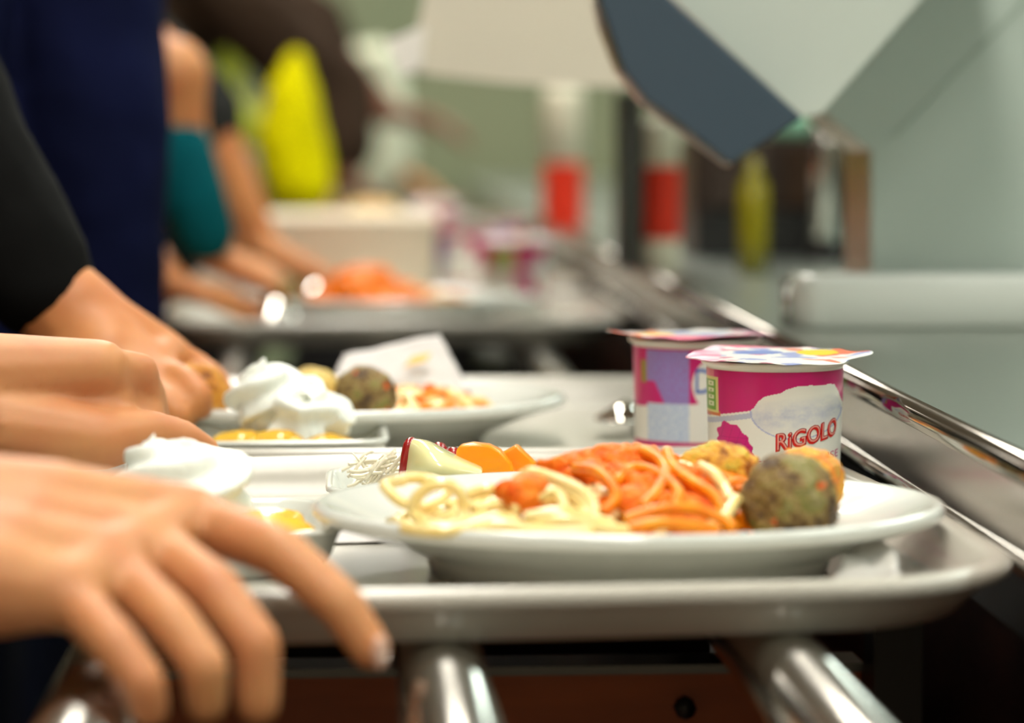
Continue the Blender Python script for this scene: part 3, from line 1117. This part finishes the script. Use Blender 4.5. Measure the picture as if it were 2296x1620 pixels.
for (px, py, Y, s) in ((1018, 1022, 1.36, .0045), (985, 1008, 1.37, .004)):
    q = A(px, py, Y)
    o = lumps('beetroot_piece', [(Vector((0, 0, 0)), s), (Vector((.004, 0, -.003)), s), (Vector((0, .002, -.012)), (s * 1.1, s, .011))], .001, M['redleaf'], .0004, 300)
    o.location = q
    tag(o, 'small dark red salad piece wedged behind the pale leaf', 'salad piece', 'dark red salad pieces')


def wedge(name, outline, Y0, Y1, m, lab, cat, group=None, bev=.0012):
    f = [A(x, y, Y0) for x, y in outline]
    bk = [A(x, y, Y0) + Vector((.0015, Y1 - Y0, -.0005)) for x, y in outline]
    n = len(outline)
    fc = [tuple(range(n)), tuple(reversed(range(n, 2 * n)))] + [((i + 1) % n, i, i + n, (i + 1) % n + n) for i in range(n)]
    o = mesh_obj(name, f + bk, fc, m)
    bevel(o, bev, 3, 30)
    return tag(o, lab, cat, group)


wedge('orange_wedge', [(1024, 1050), (1022, 1010), (1030, 999), (1060, 994), (1095, 998), (1120, 1010), (1145, 1040), (1160, 1085), (1100, 1098), (1060, 1085)], 1.335, 1.349, M['orange'],
      'rounded bright orange piece beside the pale salad leaf', 'orange piece', 'bright orange salad pieces')
wedge('orange_wedge', [(1085, 1082), (1120, 1016), (1135, 1010), (1157, 997), (1172, 1012), (1222, 1058), (1240, 1090), (1150, 1100)], 1.352, 1.364, M['orange'],
      'pointed bright orange piece nearest the tomato sauce', 'orange piece', 'bright orange salad pieces')
mb = MB()
rs = random.Random(12)
for i in range(46):
    px, py = rs.uniform(800, 900), rs.uniform(1030, 1090)
    a = rs.uniform(-.6, .9)
    p0 = A(px, py, rs.uniform(1.335, 1.375))
    L = rs.uniform(.008, .016)
    p0.x = max(p0.x, .006)
    pts = [p0 + Vector((t * L * math.cos(a), .002 * math.sin(t * 4 + i), t * L * math.sin(a) + .002 * math.sin(t * 3))) for t in (-.5, -.2, .1, .5)]
    mb.tube(catmull(pts, 4), [.0008] * 13, 6)
mb.tube(catmull([A(790, 1015, 1.35), A(812, 1040, 1.35), A(835, 1075, 1.35), A(850, 1110, 1.35)], 4), [.0003 + .0001 * i for i in range(13)], 6)
o = mb.build('shredded_salad', M['shred'])
tag(o, 'wispy pale shredded salad next to the pale leaf', 'shredded salad', kind='stuff')

# ------------------------------------------------------------------ papers and wrappers
def paper_sheet(name, pts, lab, th=.0006, parent=None, m=None, cat='paper', crumple=.0):
    a, b, c, d = [Vector(p) for p in pts]
    n = 16
    V = []
    for i in range(n + 1):
        for j in range(n + 1):
            u, v = i / n, j / n
            p = a * (1 - u) * (1 - v) + b * u * (1 - v) + c * u * v + d * (1 - u) * v
            V.append(p + Vector((0, 0, 1)) * (crumple * noise.noise(p * 90)) + Vector((0, 1, 0)) * (crumple * noise.noise(p * 70 + Vector((5, 5, 5)))))
    Fc = [(i * (n + 1) + j, (i + 1) * (n + 1) + j, (i + 1) * (n + 1) + j + 1, i * (n + 1) + j + 1) for i in range(n) for j in range(n)]
    o = mesh_obj(name, V, Fc, m or M['paper'], parent)
    s = o.modifiers.new('s', 'SOLIDIFY')
    s.thickness = th
    if lab:
        tag(o, lab, cat)
    return o


pk = paper_sheet('paper_sachet', [A(752, 835, 1.705), A(1055, 880, 1.695), A(985, 748, 1.73), A(770, 795, 1.725)], 'folded white paper wedge with yellow print standing on the second plate', .002, crumple=.001)
paper_sheet('yellow_print', [A(905, 822, 1.700), A(955, 808, 1.700), A(968, 790, 1.706), A(925, 798, 1.706)], None, .0004, pk, M['paper_print'])
paper_sheet('paper_napkin', [(-.012, 1.255, .8868), (.06, 1.262, .8868), (.055, 1.315, .8868), (-.012, 1.31, .8868)], 'thin white paper slip lying on the near tray between dish and plate', .0006, crumple=.0004)
M['film'] = mat('clear_film', (235, 232, 226), .25, trans=.55)
paper_sheet('plastic_wrapper', [A(1868, 1300, 1.085), A(2020, 1290, 1.085), A(2005, 1222, 1.12), A(1915, 1200, 1.14)], 'crumpled translucent wrapper on the near tray under the plate rim', .0003, m=M['film'], cat='wrapper', crumple=.004)

# steel spoons
def spoon(loc, rz, lab, length=.15, pitch=0.0, dome=.010):
    mb = MB()
    prof = [(0, .002), (.004, .011), (.014, .018), (.028, .021), (.042, .017), (.050, .008), (.054, .004), (.08, .0035), (.12, .005), (length - .004, .0065), (length, .003)]
    L = []
    for x, w in prof:
        dz = -dome * max(0, 1 - ((x - .027) / .028) ** 2)
        hz = .010 * max(0, min(1, (x - .05) / .03)) * (1 - .8 * max(0, (x - .08) / (length - .08)))
        L.append([Vector((x, w * math.cos(t) * .9, hz + .0012 * math.sin(t) + dz * (1 - abs(math.cos(t))))) for t in [2 * math.pi * k / 16 for k in range(16)]])
    mb.loops(L)
    o = mb.build('spoon', M['steel_spoon'])
    o.location = loc
    o.rotation_euler = (math.pi, -pitch, rz)
    return tag(o, lab, 'spoon', 'steel spoons on the trays')


q = on(1400, 985, Z_FLOOR)
spoon((q.x - .004, q.y - .01, Z_FLOOR + .0108), 1.35, 'shiny steel spoon on the second tray just left of the yogurt cups')
q = on(600, 690, Z_FLOOR)
spoon((A(597, 690, 2.47).x, 2.47, Z_FLOOR + .0108), 1.3, 'gleaming spoon leaning on the plate of the third tray beside the reaching fingers', pitch=.20, dome=.014)

# ------------------------------------------------------------------ white tub etc. on far trays
def tub(loc, a, b, h, lab, m):
    e = empty('food_tub', loc, .0, lab, 'tub')
    L = [rrect(a - i, b - i, .015, z, n=6) for i, z in ((.008, 0), (.004, .004), (.001, h - .006), (-.002, h - .004), (-.002, h), (.002, h), (.004, h - .004), (.010, .005))]
    MB().loops(L).build('tub_body', m, e)
    return e


tb = tub((.0, 3.10, Z_FLOOR), .10, .11, .085, 'blurred beige tub standing on the fourth tray', mat('tub_cream', (236, 226, 206), .5))
o = lumps('bread_roll', [(Vector((0, 0, 0)), (.035, .03, .02)), (Vector((.02, .0, .0)), (.025, .025, .018))], .002, mat('bread_crust', (222, 196, 140), .6, rgb2=(206, 160, 90), noise_scale=30))
o.location = (-.03, 3.07, Z_FLOOR + .027)
tag(o, 'blurred pale bread roll inside the beige tub', 'bread')
o2 = o.copy()
COL.objects.link(o2)
o2.location = (.035, 3.85, ZP + .045)
tag(o2, 'blurred golden bread roll resting on the fifth tray\'s plate', 'bread')

# ------------------------------------------------------------------ sneeze guards, hoods, box, post
def prism(name, outline, Y, th, m, parent=None, side=None, off=(0, 0, 0), back_off=(0, 0)):
    o_ = Vector(off)
    f = [A(x, y, Y) - o_ for x, y in outline]
    bk = [p + Vector((back_off[0], th, back_off[1])) for p in f]
    n = len(outline)
    fc = [tuple(range(n)), tuple(reversed(range(n, 2 * n)))] + [((i + 1) % n, i, i + n, (i + 1) % n + n) for i in range(n)]
    return mesh_obj(name, f + bk, fc, None, parent, False, [m, side or m], [0, 0] + [1] * n)


# grey-green screen standing on the white box
h_ = A(1950, 615, 1.90)
scr = empty('screen_panel', (h_.x, h_.y, Z_TOP), label='large grey-green screen panel with a slanting upper edge standing right behind the low white container', cat='screen')
slab = prism('panel', [(2290, -260), (1843, 250), (1951, 338), (1951, 725), (3000, 725), (3000, -260)], 1.90, .10, M['panel_green'], scr, M['edge_brown'], scr.location)
for v in slab.data.vertices:
    if abs(v.co.z) < .02:
        v.co.z = 0
bevel(slab, .0012, 2)
prism('seam_strip', [(2003, 302), (2310, -12), (2520, -225), (2526, -225), (2316, -12), (2007, 304)], 1.8988, .001, mat('seam', (130, 144, 130), .5), scr, None, scr.location)
# near hood
h_ = A(1800, 262, 1.70)
hood = empty('serving_hood', h_, label='angular dark blue hood end with pale grey slanting cover beside the grey-green screen', cat='serving hood')
op = [(1345, 0), (1400, 160), (1452, 225), (1515, 268), (1640, 368), (1800, 264), (1506, 0), (1300, -186), (1284, -186)]
eb = prism('end_panel', op, 1.70, .028, M['hood_blue'], hood, mat('dark_blue_edge', (40, 62, 74), .4), h_)
bevel(eb, .002, 2)
prism('lower_lip', [(1350, 60), (1388, 160), (1442, 230), (1504, 276), (1636, 374), (1644, 364), (1519, 262), (1459, 218), (1408, 150), (1352, 0), (1336, 0)], 1.735, .03, mat('pinkish_metal', (176, 150, 136), .3, .6), hood, None, h_)
prism('cover', [(1490, -20), (1800, 262), (1842, 254), (2075, -12), (2290, -260), (1230, -260)], 1.745, .154, M['hood_grey'], hood, M['edge_brown'], h_)
# far hood
h_ = A(1395, 560, 2.95)
hz = empty('serving_hood', (on(1408, 600, Z_TOP).x, on(1408, 600, Z_TOP).y, Z_TOP), label='blurred beige hood farther down the counter on a slim steel post', cat='serving hood')
o_ = hz.location
prism('cover', [(950, -5), (918, 162), (1150, 188), (1395, 196), (1500, 200), (1400, -120), (960, -120)], 2.30, .28, M['hood_beige'], hz, M['steel_dark'], o_, back_off=(.05, .03))  # dark side faces paint in the shadow beneath the hood
prism('side_flap', [(866, 92), (955, 55), (945, 150), (900, 172)], 2.29, .008, mat('white_flap', (240, 234, 226), .5), hz, None, o_)
MB().box(-.012, .012, -.012, .012, 0, .158).build('post', M['steel_dark'], hz, False)

# lidded white box on the counter
bx = empty('white_container', (.60, 1.865, Z_TOP), label='low white rounded container with steel corner on the counter below the grey-green screen', cat='container')
xl = A(1786, 740, 1.84).x - .60
prof = [(.002, 0), (0, .002), (0, .0285), (.0015, .0315), (.0045, .0335), (.008, .0342)]
L = [rrect(abs(xl) - i, .030 - i, .016 - i * .8, z, n=10) for i, z in prof]
MB().loops(L).build('container_body', mat('white_enamel', (206, 210, 204), .2, coat=.5), bx)
MB().tube([(xl - .0045, -.012, .001), (xl - .0045, -.012, .031)], .0035, 12).build('steel_corner', M['steel_mirror'], bx)

# silver post beyond the screen
b_ = on(1850, 585, Z_TOP)
po = empty('steel_post', (b_.x, b_.y, Z_TOP), label='bright vertical steel post with black foot behind the grey-green screen', cat='post')
s = b_.y / F_PX
MB().tube([(0, 0, .008), (0, 0, .1), (0, 0, .155)], .0145, 24).build('post_tube', M['steel_mirror'], po)
MB().tube([(0, 0, 0), (0, 0, .0079)], .019, 24).build('foot', M['black'], po)
# blurred bottles and jars on the counter
def bottle(px, base_y, w, top_y, lab, red0, red1, low=True):
    b = on(px, base_y, Z_TOP)
    k = b.y / F_PX
    r, H = w * k / 2, (base_y - top_y) * k
    e = empty('sauce_bottle', (b.x, b.y, Z_TOP), 0, lab, 'bottle')
    wm, rm = mat('bottle_white', (214, 208, 186), .4), mat('bottle_red', (212, 44, 16), .4)
    za, zb = (base_y - red1) * k, (base_y - red0) * k
    prof = lambda z0, z1: MB().loops([[Vector((r * math.cos(t), r * math.sin(t), z)) for t in [2 * math.pi * q / 32 for q in range(32)]] for z in (z0, z0 + .001, z1 - .001, z1)])
    if za > .004:
        prof(0, za - .0002).build('bottle_base', wm, e)
    prof(za, zb).build('red_band', rm, e)
    L = [[Vector((rr * math.cos(t), rr * math.sin(t), z)) for t in [2 * math.pi * q / 32 for q in range(32)]] for rr, z in
         ((r, zb + .0002), (r, H * .9), (r * .97, H * .96), (r * .8, H), (r * .1, H))]
    MB().loops(L).build('bottle_neck', wm, e)
    return e


bottle(1262, 512, 92, 195, 'blurred tall white bottle with a red lower half on the counter', 365, 510)
bottle(1482, 600, 84, 262, 'blurred slender bottle with a red middle band, close to the hood corner', 372, 535)
b_ = on(1688, 612, Z_TOP)
o = MB().tube([(0, 0, 0), (0, 0, .03), (0, 0, .075), (0, 0, .088), (0, 0, .10)], [.013, .0135, .0135, .006, .005], 24).build('oil_bottle', mat('olive_oil', (130, 120, 10), .2, rgb2=(110, 104, 8)))
o.location = (b_.x, b_.y, Z_TOP)
tag(o, 'blurred olive-yellow bottle on the counter under the hood corner', 'bottle')
b_ = A(1770, 350, 3.6)
e = empty('kitchen_unit', (1.45, 6.75, 0), label='dark kitchen unit beyond the end of the serving counter', cat='kitchen unit')
MB().box(-.2, .9, 0, .5, 0, .88).build('cabinet_body', M['kitchen'], e, False)
MB().box(-.22, .92, -.02, .52, .8805, .92).build('worktop', M['steel_dark'], e, False)
sh = empty('shelf_rack', (.555, 2.78, Z_TOP), label='dark equipment rack standing on the counter behind the bottles', cat='rack')
MB().box(-.215, .40, 0, .3, 0, .045).build('rack_base', M['black'], sh, False)
MB().box(-.215, .40, .02, .3, .0452, .115).build('rack_body', M['kitchen'], sh, False)
for i in range(4):
    MB().box(-.20 + i * .075, -.145 + i * .075, .0, .0195, .05, .108).build('rack_drawer', M['brown'] if i % 2 else M['kitchen'], sh, False)
gl = on(1765, 470, Z_TOP)
c_ = A(1770, 350, 4.35)
mg = MB().loops([[Vector((r * math.cos(t), r * math.sin(t), z)) for t in [2 * math.pi * q / 24 for q in range(24)]] for r, z in ((.020, 0), (.026, .01), (.028, .03), (.0265, .03), (.024, .012), (.018, .003))]).build('mint_reflection', mat('mint_reflection_colour', (150, 206, 176), .3))  # bowl shape stands in for a mint lamp reflection in the background
mg.location = (A(1770, 350, 2.85).x, 2.85, Z_TOP + .1155)
tag(mg, 'bowl shape standing in for a mint lamp reflection, on top of the dark rack', 'bowl')


# ------------------------------------------------------------------ people
def auto_hand(mb, W, d, n, s, k=1.0, curl=.35, thumb=True):
    """palm, four fingers and thumb; d forward, n back-of-hand normal, s towards the thumb"""
    d, n, s = Vector(d).normalized(), Vector(n).normalized(), Vector(s).normalized()
    base = []
    for i in range(4):
        m_ = W + d * (.082 - .006 * abs(i - 1)) * k + s * (.028 - .019 * i) * k
        base.append(m_)
        mb.capsule(W + s * (.012 - .008 * i) * k, m_, .016 * k, .0115 * k)
        f = m_
        dd = d.copy()
        Ls = [(.040, .026, .021), (.044, .029, .022), (.041, .027, .022), (.032, .021, .019)][i]
        for j, l in enumerate(Ls):
            dd = (dd * math.cos(curl) - n * math.sin(curl)).normalized() if abs(dd.dot(n)) < .999 else dd
            # rotate about s
            q = Matrix.Rotation(curl, 3, n.cross(d) if True else s)
            g = f + dd * l * k
            mb.capsule(f, g, (.0098 - .0008 * j) * k, (.0092 - .0011 * j) * k)
            f = g
            nn = n
    for i in range(3):
        mb.capsule(base[i], base[i + 1], .0115 * k, .0115 * k)
    if thumb:
        a = W + d * .02 * k + s * .02 * k - n * .004 * k
        b = a + (d * .6 + s * .75 - n * .2).normalized() * .042 * k
        c = b + (d * .9 + s * .35 - n * .25).normalized() * .032 * k
        e_ = c + (d * .98 + s * .05 - n * .3).normalized() * .024 * k
        mb.chain([a, b, c, e_], [.015 * k, .012 * k, .0105 * k, .008 * k])


def finger(mb, pts, r0=.0098, r1=.0068):
    n = len(pts)
    mb.chain(pts, [r0 + (r1 - r0) * i / (n - 1) for i in range(n)])


def body_core(mb, X, Y, H=1.66, lean=.0):
    """head, neck, trunk, legs facing +X"""
    k = H / 1.66
    hip = Vector((X, Y, .90 * k))
    ch = Vector((X + lean, Y, 1.24 * k))
    nk = Vector((X + lean * 1.3, Y, 1.40 * k))
    mb.capsule(hip + Vector((0, -.07, 0)), hip + Vector((0, .07, 0)), .105, .105)
    mb.chain([hip, (hip + ch) / 2, ch], [.115, .105, .12])
    mb.capsule(ch + Vector((0, -.06, .02)), ch + Vector((0, .06, .02)), .11, .11)
    mb.capsule(nk + Vector((0, -.13, -.04)), nk + Vector((0, .13, -.04)), .05, .05)
    hd = nk + Vector((.03 + lean * .3, 0, .17))
    mb.capsule(nk - Vector((0, 0, .04)), hd - Vector((.01, 0, .06)), .052, .052)
    mb.ball(hd, (.092, .073, .112), 24, 16)
    mb.ball(hd + Vector((.035, 0, -.065)), (.045, .045, .045))
    mb.capsule(hd + Vector((.086, 0, .01)), hd + Vector((.104, 0, -.022)), .010, .015)
    for sgn in (-1, 1):
        mb.ball(hd + Vector((-.005, .074 * sgn, -.01)), (.018, .009, .03))
        mb.chain([hip + Vector((0, .09 * sgn, -.02)), Vector((X + .01, Y + .095 * sgn, .48 * k)), Vector((X - .01, Y + .1 * sgn, .09))], [.095, .062, .045])
        mb.capsule(Vector((X - .02, Y + .1 * sgn, .045)), Vector((X + .15, Y + .11 * sgn, .035)), .04, .03)
    return hip, ch, nk, hd


def person(X, Y, label, skin, top, legs, arms, H=1.66, lean=0.0, vox=.0042, sleeve='long', hair='hair', handfn=None, cuffs=None, torso_extra=None, thin=1.0):
    """arms: list of (side, elbow, wrist, sleeve_end 0..1 of forearm, upper sleeve?)"""
    root = empty('person', (X, Y, 0), 0, label, 'person')
    off = Vector((X, Y, 0))
    mb = MB()
    hip, ch, nk, hd = body_core(mb, X, Y, H, lean)
    cl_ = MB()
    cl_.capsule(hip + Vector((0, -.07, .06)), hip + Vector((0, .07, .06)), .118, .118)
    cl_.chain([hip + Vector((0, 0, .05)), (hip + ch) / 2, ch], [.13, .118, .135])
    cl_.capsule(ch + Vector((0, -.06, .02)), ch + Vector((0, .06, .02)), .124, .124)
    cl_.capsule(nk + Vector((0, -.13, -.045)), nk + Vector((0, .13, -.045)), .062, .062)
    if torso_extra:
        torso_extra(cl_)
    extra = []
    for (sg, el, wr, se, rs_, hf) in arms:
        sh_ = nk + Vector((0, .16 * sg, -.05))
        mb.chain([sh_, el, wr], [.046, .038 * thin, .026 * thin])
        hf(mb, wr)
        ra, rb = rs_
        if se is not None:
            end = el + (wr - el) * max(0, se)
            if se > 0:
                cl_.chain([sh_, el, end], [.062, ra, rb])
            else:
                cl_.chain([sh_, sh_ + (el - sh_) * (-se)], [.062, ra])
    for m_ in (mb, cl_):
        for v in m_.v:
            v -= off
    bo = remesh(mb, 'body', vox, skin, root, 3)
    co = remesh(cl_, 'jacket' if sleeve == 'long' else 'shirt', .006, top, root, 3, lambda c, n: n * (.004 * noise.noise(c * 14) + .002 * noise.noise(c * 37)))
    lg = MB()
    for sgn in (-1, 1):
        lg.chain([Vector((0, .085 * sgn, .88 * H / 1.66)), Vector((.01, .095 * sgn, .48 * H / 1.66)), Vector((-.01, .1 * sgn, .10))], [.112, .082, .068])
    lg.capsule(Vector((0, -.06, .9 * H / 1.66)), Vector((0, .06, .9 * H / 1.66)), .121, .121)
    remesh(lg, 'trousers', .012, legs, root, 3)
    sh2 = MB()
    for sgn in (-1, 1):
        o = MB().capsule(Vector((-.03, .1 * sgn, .052)), Vector((.16, .11 * sgn, .045)), .05, .042)
        for v in o.v:
            v.z = max(v.z, .002)
        o.build('shoe', M['black'], root)
    hr = MB().ball(hd - off + Vector((-.014, 0, .022)), (.095, .082, .108), 24, 16)
    remesh(hr, 'hair', .006, M[hair], root, 2, lambda c, n: n * .003 * noise.noise(c * 60))
    for sgn in (-1, 1):
        MB().ball(hd - off + Vector((.082, .03 * sgn, .008)), .0115, 12, 8).build('eye', M['eye'], root)
    return root, mb, off


# --- person holding the near tray: two hands placed finger by finger
def near_hand(mb, W):
    I = [A(425, 1162, 1.035), A(625, 1235, 1.012), A(760, 1350, 1.000), A(832, 1456, .998)]
    Mi = [A(330, 1215, 1.012), A(478, 1320, .985), A(575, 1445, .972), A(578, 1575, .972)]
    Ri = [A(245, 1262, .990), A(385, 1395, .962), A(460, 1495, .952), A(462, 1575, .955)]
    Pi = [A(150, 1330, .968), A(258, 1445, .945), A(322, 1530, .938), A(335, 1590, .940)]
    for f, r0, r1 in ((I, .0108, .0076), (Mi, .0104, .0080), (Ri, .0098, .0074), (Pi, .0092, .0068)):
        finger(mb, f, r0, r1)
    b = [I[0], Mi[0], Ri[0], Pi[0]]
    for i in range(3):
        mb.capsule(b[i], b[i + 1], .0125, .0125)
    for i, q in enumerate(b):
        w = W + Vector((0, (.016, .006, -.006, -.016)[i], (.010, .004, -.002, -.006)[i]))
        mb.capsule(w, q, .0225, .0128)
        mb.capsule(w, (w + q) / 2, .0225, .0195)
        mb.capsule((w + q) / 2, q, .0190, .0125)
    # thumb goes under the tray rim on the far side
    mb.chain([W + Vector((.02, .02, -.006)), A(180, 1200, 1.07), A(330, 1240, 1.09), A(430, 1275, 1.095)], [.018, .014, .0115, .009])


def far_hand(mb, W):
    K = [A(225, 822, 1.375), A(240, 865, 1.385), A(238, 915, 1.38), A(222, 965, 1.37)]
    for i, q in enumerate(K):
        mb.capsule(W + Vector((0, 0, .012 - .008 * i)), q, .022, .0135)
        f = [q, q + Vector((.017 + .0, .018, -.004)), q + Vector((.020, .030, -.018)), q + Vector((.015, .034, -.032))]
        finger(mb, f, .0105, .0076)
    for i in range(3):
        mb.capsule(K[i], K[i + 1], .0135, .0135)
    mb.chain([W + Vector((.018, -.006, -.012)), A(225, 985, 1.36), A(330, 968, 1.375), A(408, 985, 1.39), A(462, 1008, 1.40)], [.020, .0150, .0112, .0098, .0070])


p1, mb1, off1 = person(-.52, 1.16, 'person beside the near tray, whose two bare hands hold it', M['skin'], M['charcoal'], M['jeans'],
                       [(-1, Vector((-.42, .86, 1.03)), A(-175, 1225, .985), .35, (.055, .045), near_hand),
                        (1, Vector((-.40, 1.43, 1.03)), A(-80, 900, 1.365), .35, (.055, .045), far_hand)], vox=.0024, lean=.03)
# fingernails on the near hand
nl = A(850, 1468, .9895)
nb = MB().ball((0, 0, 0), (.0045, .0018, .0068), 16, 10)
no = nb.build('fingernail', M['nail'], p1)
no.location = nl - off1 + Vector((.0005, -.0002, .001))
no.rotation_euler = (.2, -.45, .9)
no['label'] = 'pale nail of the forefinger'
# bracelet / watch strap at frame edge


def ball_hand(mb, W):
    K = [A(375, 790, 1.62), A(350, 830, 1.59), A(318, 870, 1.575), A(280, 905, 1.57)]
    tips = [[A(440, 822, 1.622), A(482, 850, 1.612), A(497, 880, 1.600)], [A(415, 855, 1.572), A(445, 885, 1.562), A(450, 915, 1.565)],
            [A(370, 900, 1.560), A(400, 930, 1.555), A(405, 950, 1.56)], [A(325, 930, 1.56), A(350, 950, 1.558), A(352, 965, 1.56)]]
    for i in range(4):
        finger(mb, [K[i]] + tips[i], .0098, .0072)
        mb.capsule(W + Vector((0, 0, .010 - .006 * i)), K[i], .022, .0125)
        mb.capsule(W + Vector((.0, 0, .012 - .006 * i)), (W + K[i]) / 2 + Vector((0, 0, .002)), .0235, .0185)
    for i in range(3):
        mb.capsule(K[i], K[i + 1], .0125, .0125)
    mb.chain([W + Vector((.015, .015, -.005)), A(300, 840, 1.64), A(390, 880, 1.65), A(440, 900, 1.645)], [.018, .014, .0115, .009])


p2, _, _ = person(-.58, 1.74, 'person in a black jacket whose bare hand reaches the golden ball on the plate', M['skin2'], M['blackcloth'], M['jeans'],
                  [(-1, A(-190, 215, 1.66), A(165, 735, 1.62), .80, (.052, .034), ball_hand),
                   (1, Vector((-.42, 1.93, 1.04)), Vector((-.30, 1.86, .98)), .85, (.055, .042), lambda mb, W: auto_hand(mb, W, (.8, -.3, -.5), (.3, 0, 1), (0, -1, 0)))], vox=.0034, lean=.02)


def navy_torso(m):
    m.chain([A(170, -150, 2.17), A(185, 200, 2.17), A(215, 500, 2.17), A(225, 900, 2.2)], [.066, .066, .052, .05], 16)
    m.chain([Vector((-.32, 2.22, 1.28)), Vector((-.26, 2.22, 1.0)), Vector((-.26, 2.22, .8))], [.12, .11, .11])


p3, _, _ = person(-.38, 2.25, 'person in dark navy clothing standing close to the rails behind the black-sleeved arm', M['skin2'], M['navy'], M['navy'],
                  [(-1, Vector((-.30, 2.10, 1.05)), Vector((-.24, 2.14, .95)), .8, (.055, .042), lambda mb, W: auto_hand(mb, W, (.6, .2, -.7), (.5, 0, .8), (0, 1, 0))),
                   (1, Vector((-.34, 2.47, 1.05)), Vector((-.25, 2.42, .95)), .8, (.055, .042), lambda mb, W: auto_hand(mb, W, (.6, -.2, -.7), (.5, 0, .8), (0, -1, 0)))],
                  vox=.005, lean=.08, torso_extra=navy_torso, sleeve='short')


def teal_hand(mb, W):
    mb.ball(A(388, 175, 2.52) - Vector((0, 0, 0)), (.032, .032, .036), 20, 12)
    mb.capsule(A(388, 175, 2.52), A(398, 290, 2.52), .031, .026)
    auto_hand(mb, W, A(650, 640, 2.56) - W, Vector((.1, -.3, 1)), Vector((0, 1, .2)), .74, .22)


def low_hand(mb, W):
    auto_hand(mb, W, A(520, 668, 2.5) - W, Vector((.1, -.4, 1)), Vector((0, -1, .2)), .68, .2)


def teal_band(m):
    m.chain([A(395, 330, 2.52), A(432, 450, 2.52), A(452, 535, 2.52)], [.029, .027, .022])


p4, _, _ = person(-.42, 2.76, 'person with a bare elbow above a teal forearm sleeve, reaching to the third tray', M['skin2'], M['cobalt'], M['jeans'],
                  [(-1, A(385, 165, 2.52), A(478, 575, 2.53), -.80, (.036, .04), teal_hand),
                   (1, A(250, 480, 2.62), A(385, 640, 2.47), None, (.05, .04), low_hand)], vox=.0045, lean=.02, sleeve='short', thin=.62)
tl = MB().chain([A(400, 335, 2.515), A(432, 440, 2.51), A(462, 520, 2.515)], [.0300, .0295, .0260])
el_ = MB().chain([A(385, 165, 2.52), A(392, 250, 2.52)], [.034, .033])
for m_ in (tl,):
    for v in m_.v:
        v -= Vector((-.42, 2.76, 0))
ob = remesh(tl, 'teal_sleeve', .004, M['teal'], p4, 2)
ob['label'] = 'teal sleeve covering the forearm'

# --- people farther down the line
def simple_hand(dx, dy, dz):
    return lambda mb, W: auto_hand(mb, W, (dx, dy, dz), (.3, 0, 1), (0, 1, 0), .9, .3)


person(-.46, 3.24, 'blurred person with bare forearms reaching past the teal sleeve', M['skin2'], M['charcoal'], M['charcoal'],
       [(-1, A(470, 290, 2.90), A(590, 555, 2.90), -.95, (.05, .045), simple_hand(.8, .1, -.4)),
        (1, Vector((-.3, 3.4, 1.05)), Vector((-.17, 3.3, .96)), -.6, (.05, .045), simple_hand(.8, 0, -.4))], vox=.006, sleeve='short', thin=.72)


p6, _, _ = person(-.44, 3.85, 'blurred person in dark clothing with a bright yellow garment hanging over the far trays', M['skin2'], M['grey_cloth'], M['jeans'],
       [(-1, A(500, 360, 3.92), A(690, 470, 3.80), .75, (.034, .032), simple_hand(.7, .1, -.5)),
        (1, Vector((-.3, 4.1, 1.06)), Vector((-.16, 4.0, .97)), .8, (.05, .045), simple_hand(.8, 0, -.4))], vox=.007, sleeve='short', thin=.8)
yg = MB().chain([A(664, 140, 3.70), A(656, 220, 3.70), A(652, 320, 3.70), A(670, 410, 3.70)], [.016, .034, .046, .045], 16)
for v in yg.v:
    v -= Vector((-.44, 3.85, 0))
yo = remesh(yg, 'hanging_garment', .006, M['yellow'], p6, 3, lambda c, n: n * .004 * noise.noise(c * 20))
yo['label'] = 'bright yellow hanging garment'
person(-.40, 4.55, 'blurred person in dark brown clothing behind the yellow top', M['skin3'], M['brown'], M['charcoal'],
       [(-1, A(740, 200, 4.5), A(770, 400, 4.45), .6, (.07, .06), simple_hand(.8, .1, -.5)),
        (1, A(700, 60, 4.7), A(860, 250, 4.7), .2, (.06, .05), simple_hand(.9, 0, -.1))], vox=.007, lean=.10)


def sage(m):
    m.chain([A(850, 150, 5.3), A(855, 280, 5.3), A(850, 390, 5.3)], [.045, .05, .045])


person(-.34, 5.62, 'blurred person in a pale sage top at the far end of the line', M['skin'], M['sage'], M['cobalt'],
       [(-1, A(850, 200, 5.3), A(880, 380, 5.3), .85, (.05, .045), simple_hand(.8, 0, -.4)),
        (1, Vector((-.08, 5.7, 1.1)), Vector((.0, 5.6, 1.02)), .8, (.05, .045), simple_hand(.8, 0, -.4))], vox=.008, torso_extra=sage, sleeve='short', lean=.04)
person(-.29, 5.05, 'blurred person in lime and cream clothing beyond the navy figure', M['skin2'], M['lime'], M['charcoal'],
       [(-1, Vector((-.24, 4.97, 1.1)), Vector((-.12, 5.0, 1.0)), .8, (.05, .045), simple_hand(.8, 0, -.4)),
        (1, Vector((-.24, 5.32, 1.1)), Vector((-.12, 5.3, 1.0)), .8, (.05, .045), simple_hand(.8, 0, -.4))], vox=.008)
person(-.80, 6.6, 'blurred person in grey clothing near the end wall', M['skin2'], M['grey_cloth'], M['cobalt'],
       [(-1, Vector((-.6, 6.4, 1.1)), Vector((-.5, 6.5, 1.0)), .8, (.05, .045), simple_hand(.8, 0, -.4)),
        (1, Vector((-.6, 6.8, 1.1)), Vector((-.5, 6.7, 1.0)), .8, (.05, .045), simple_hand(.8, 0, -.4))], vox=.008)
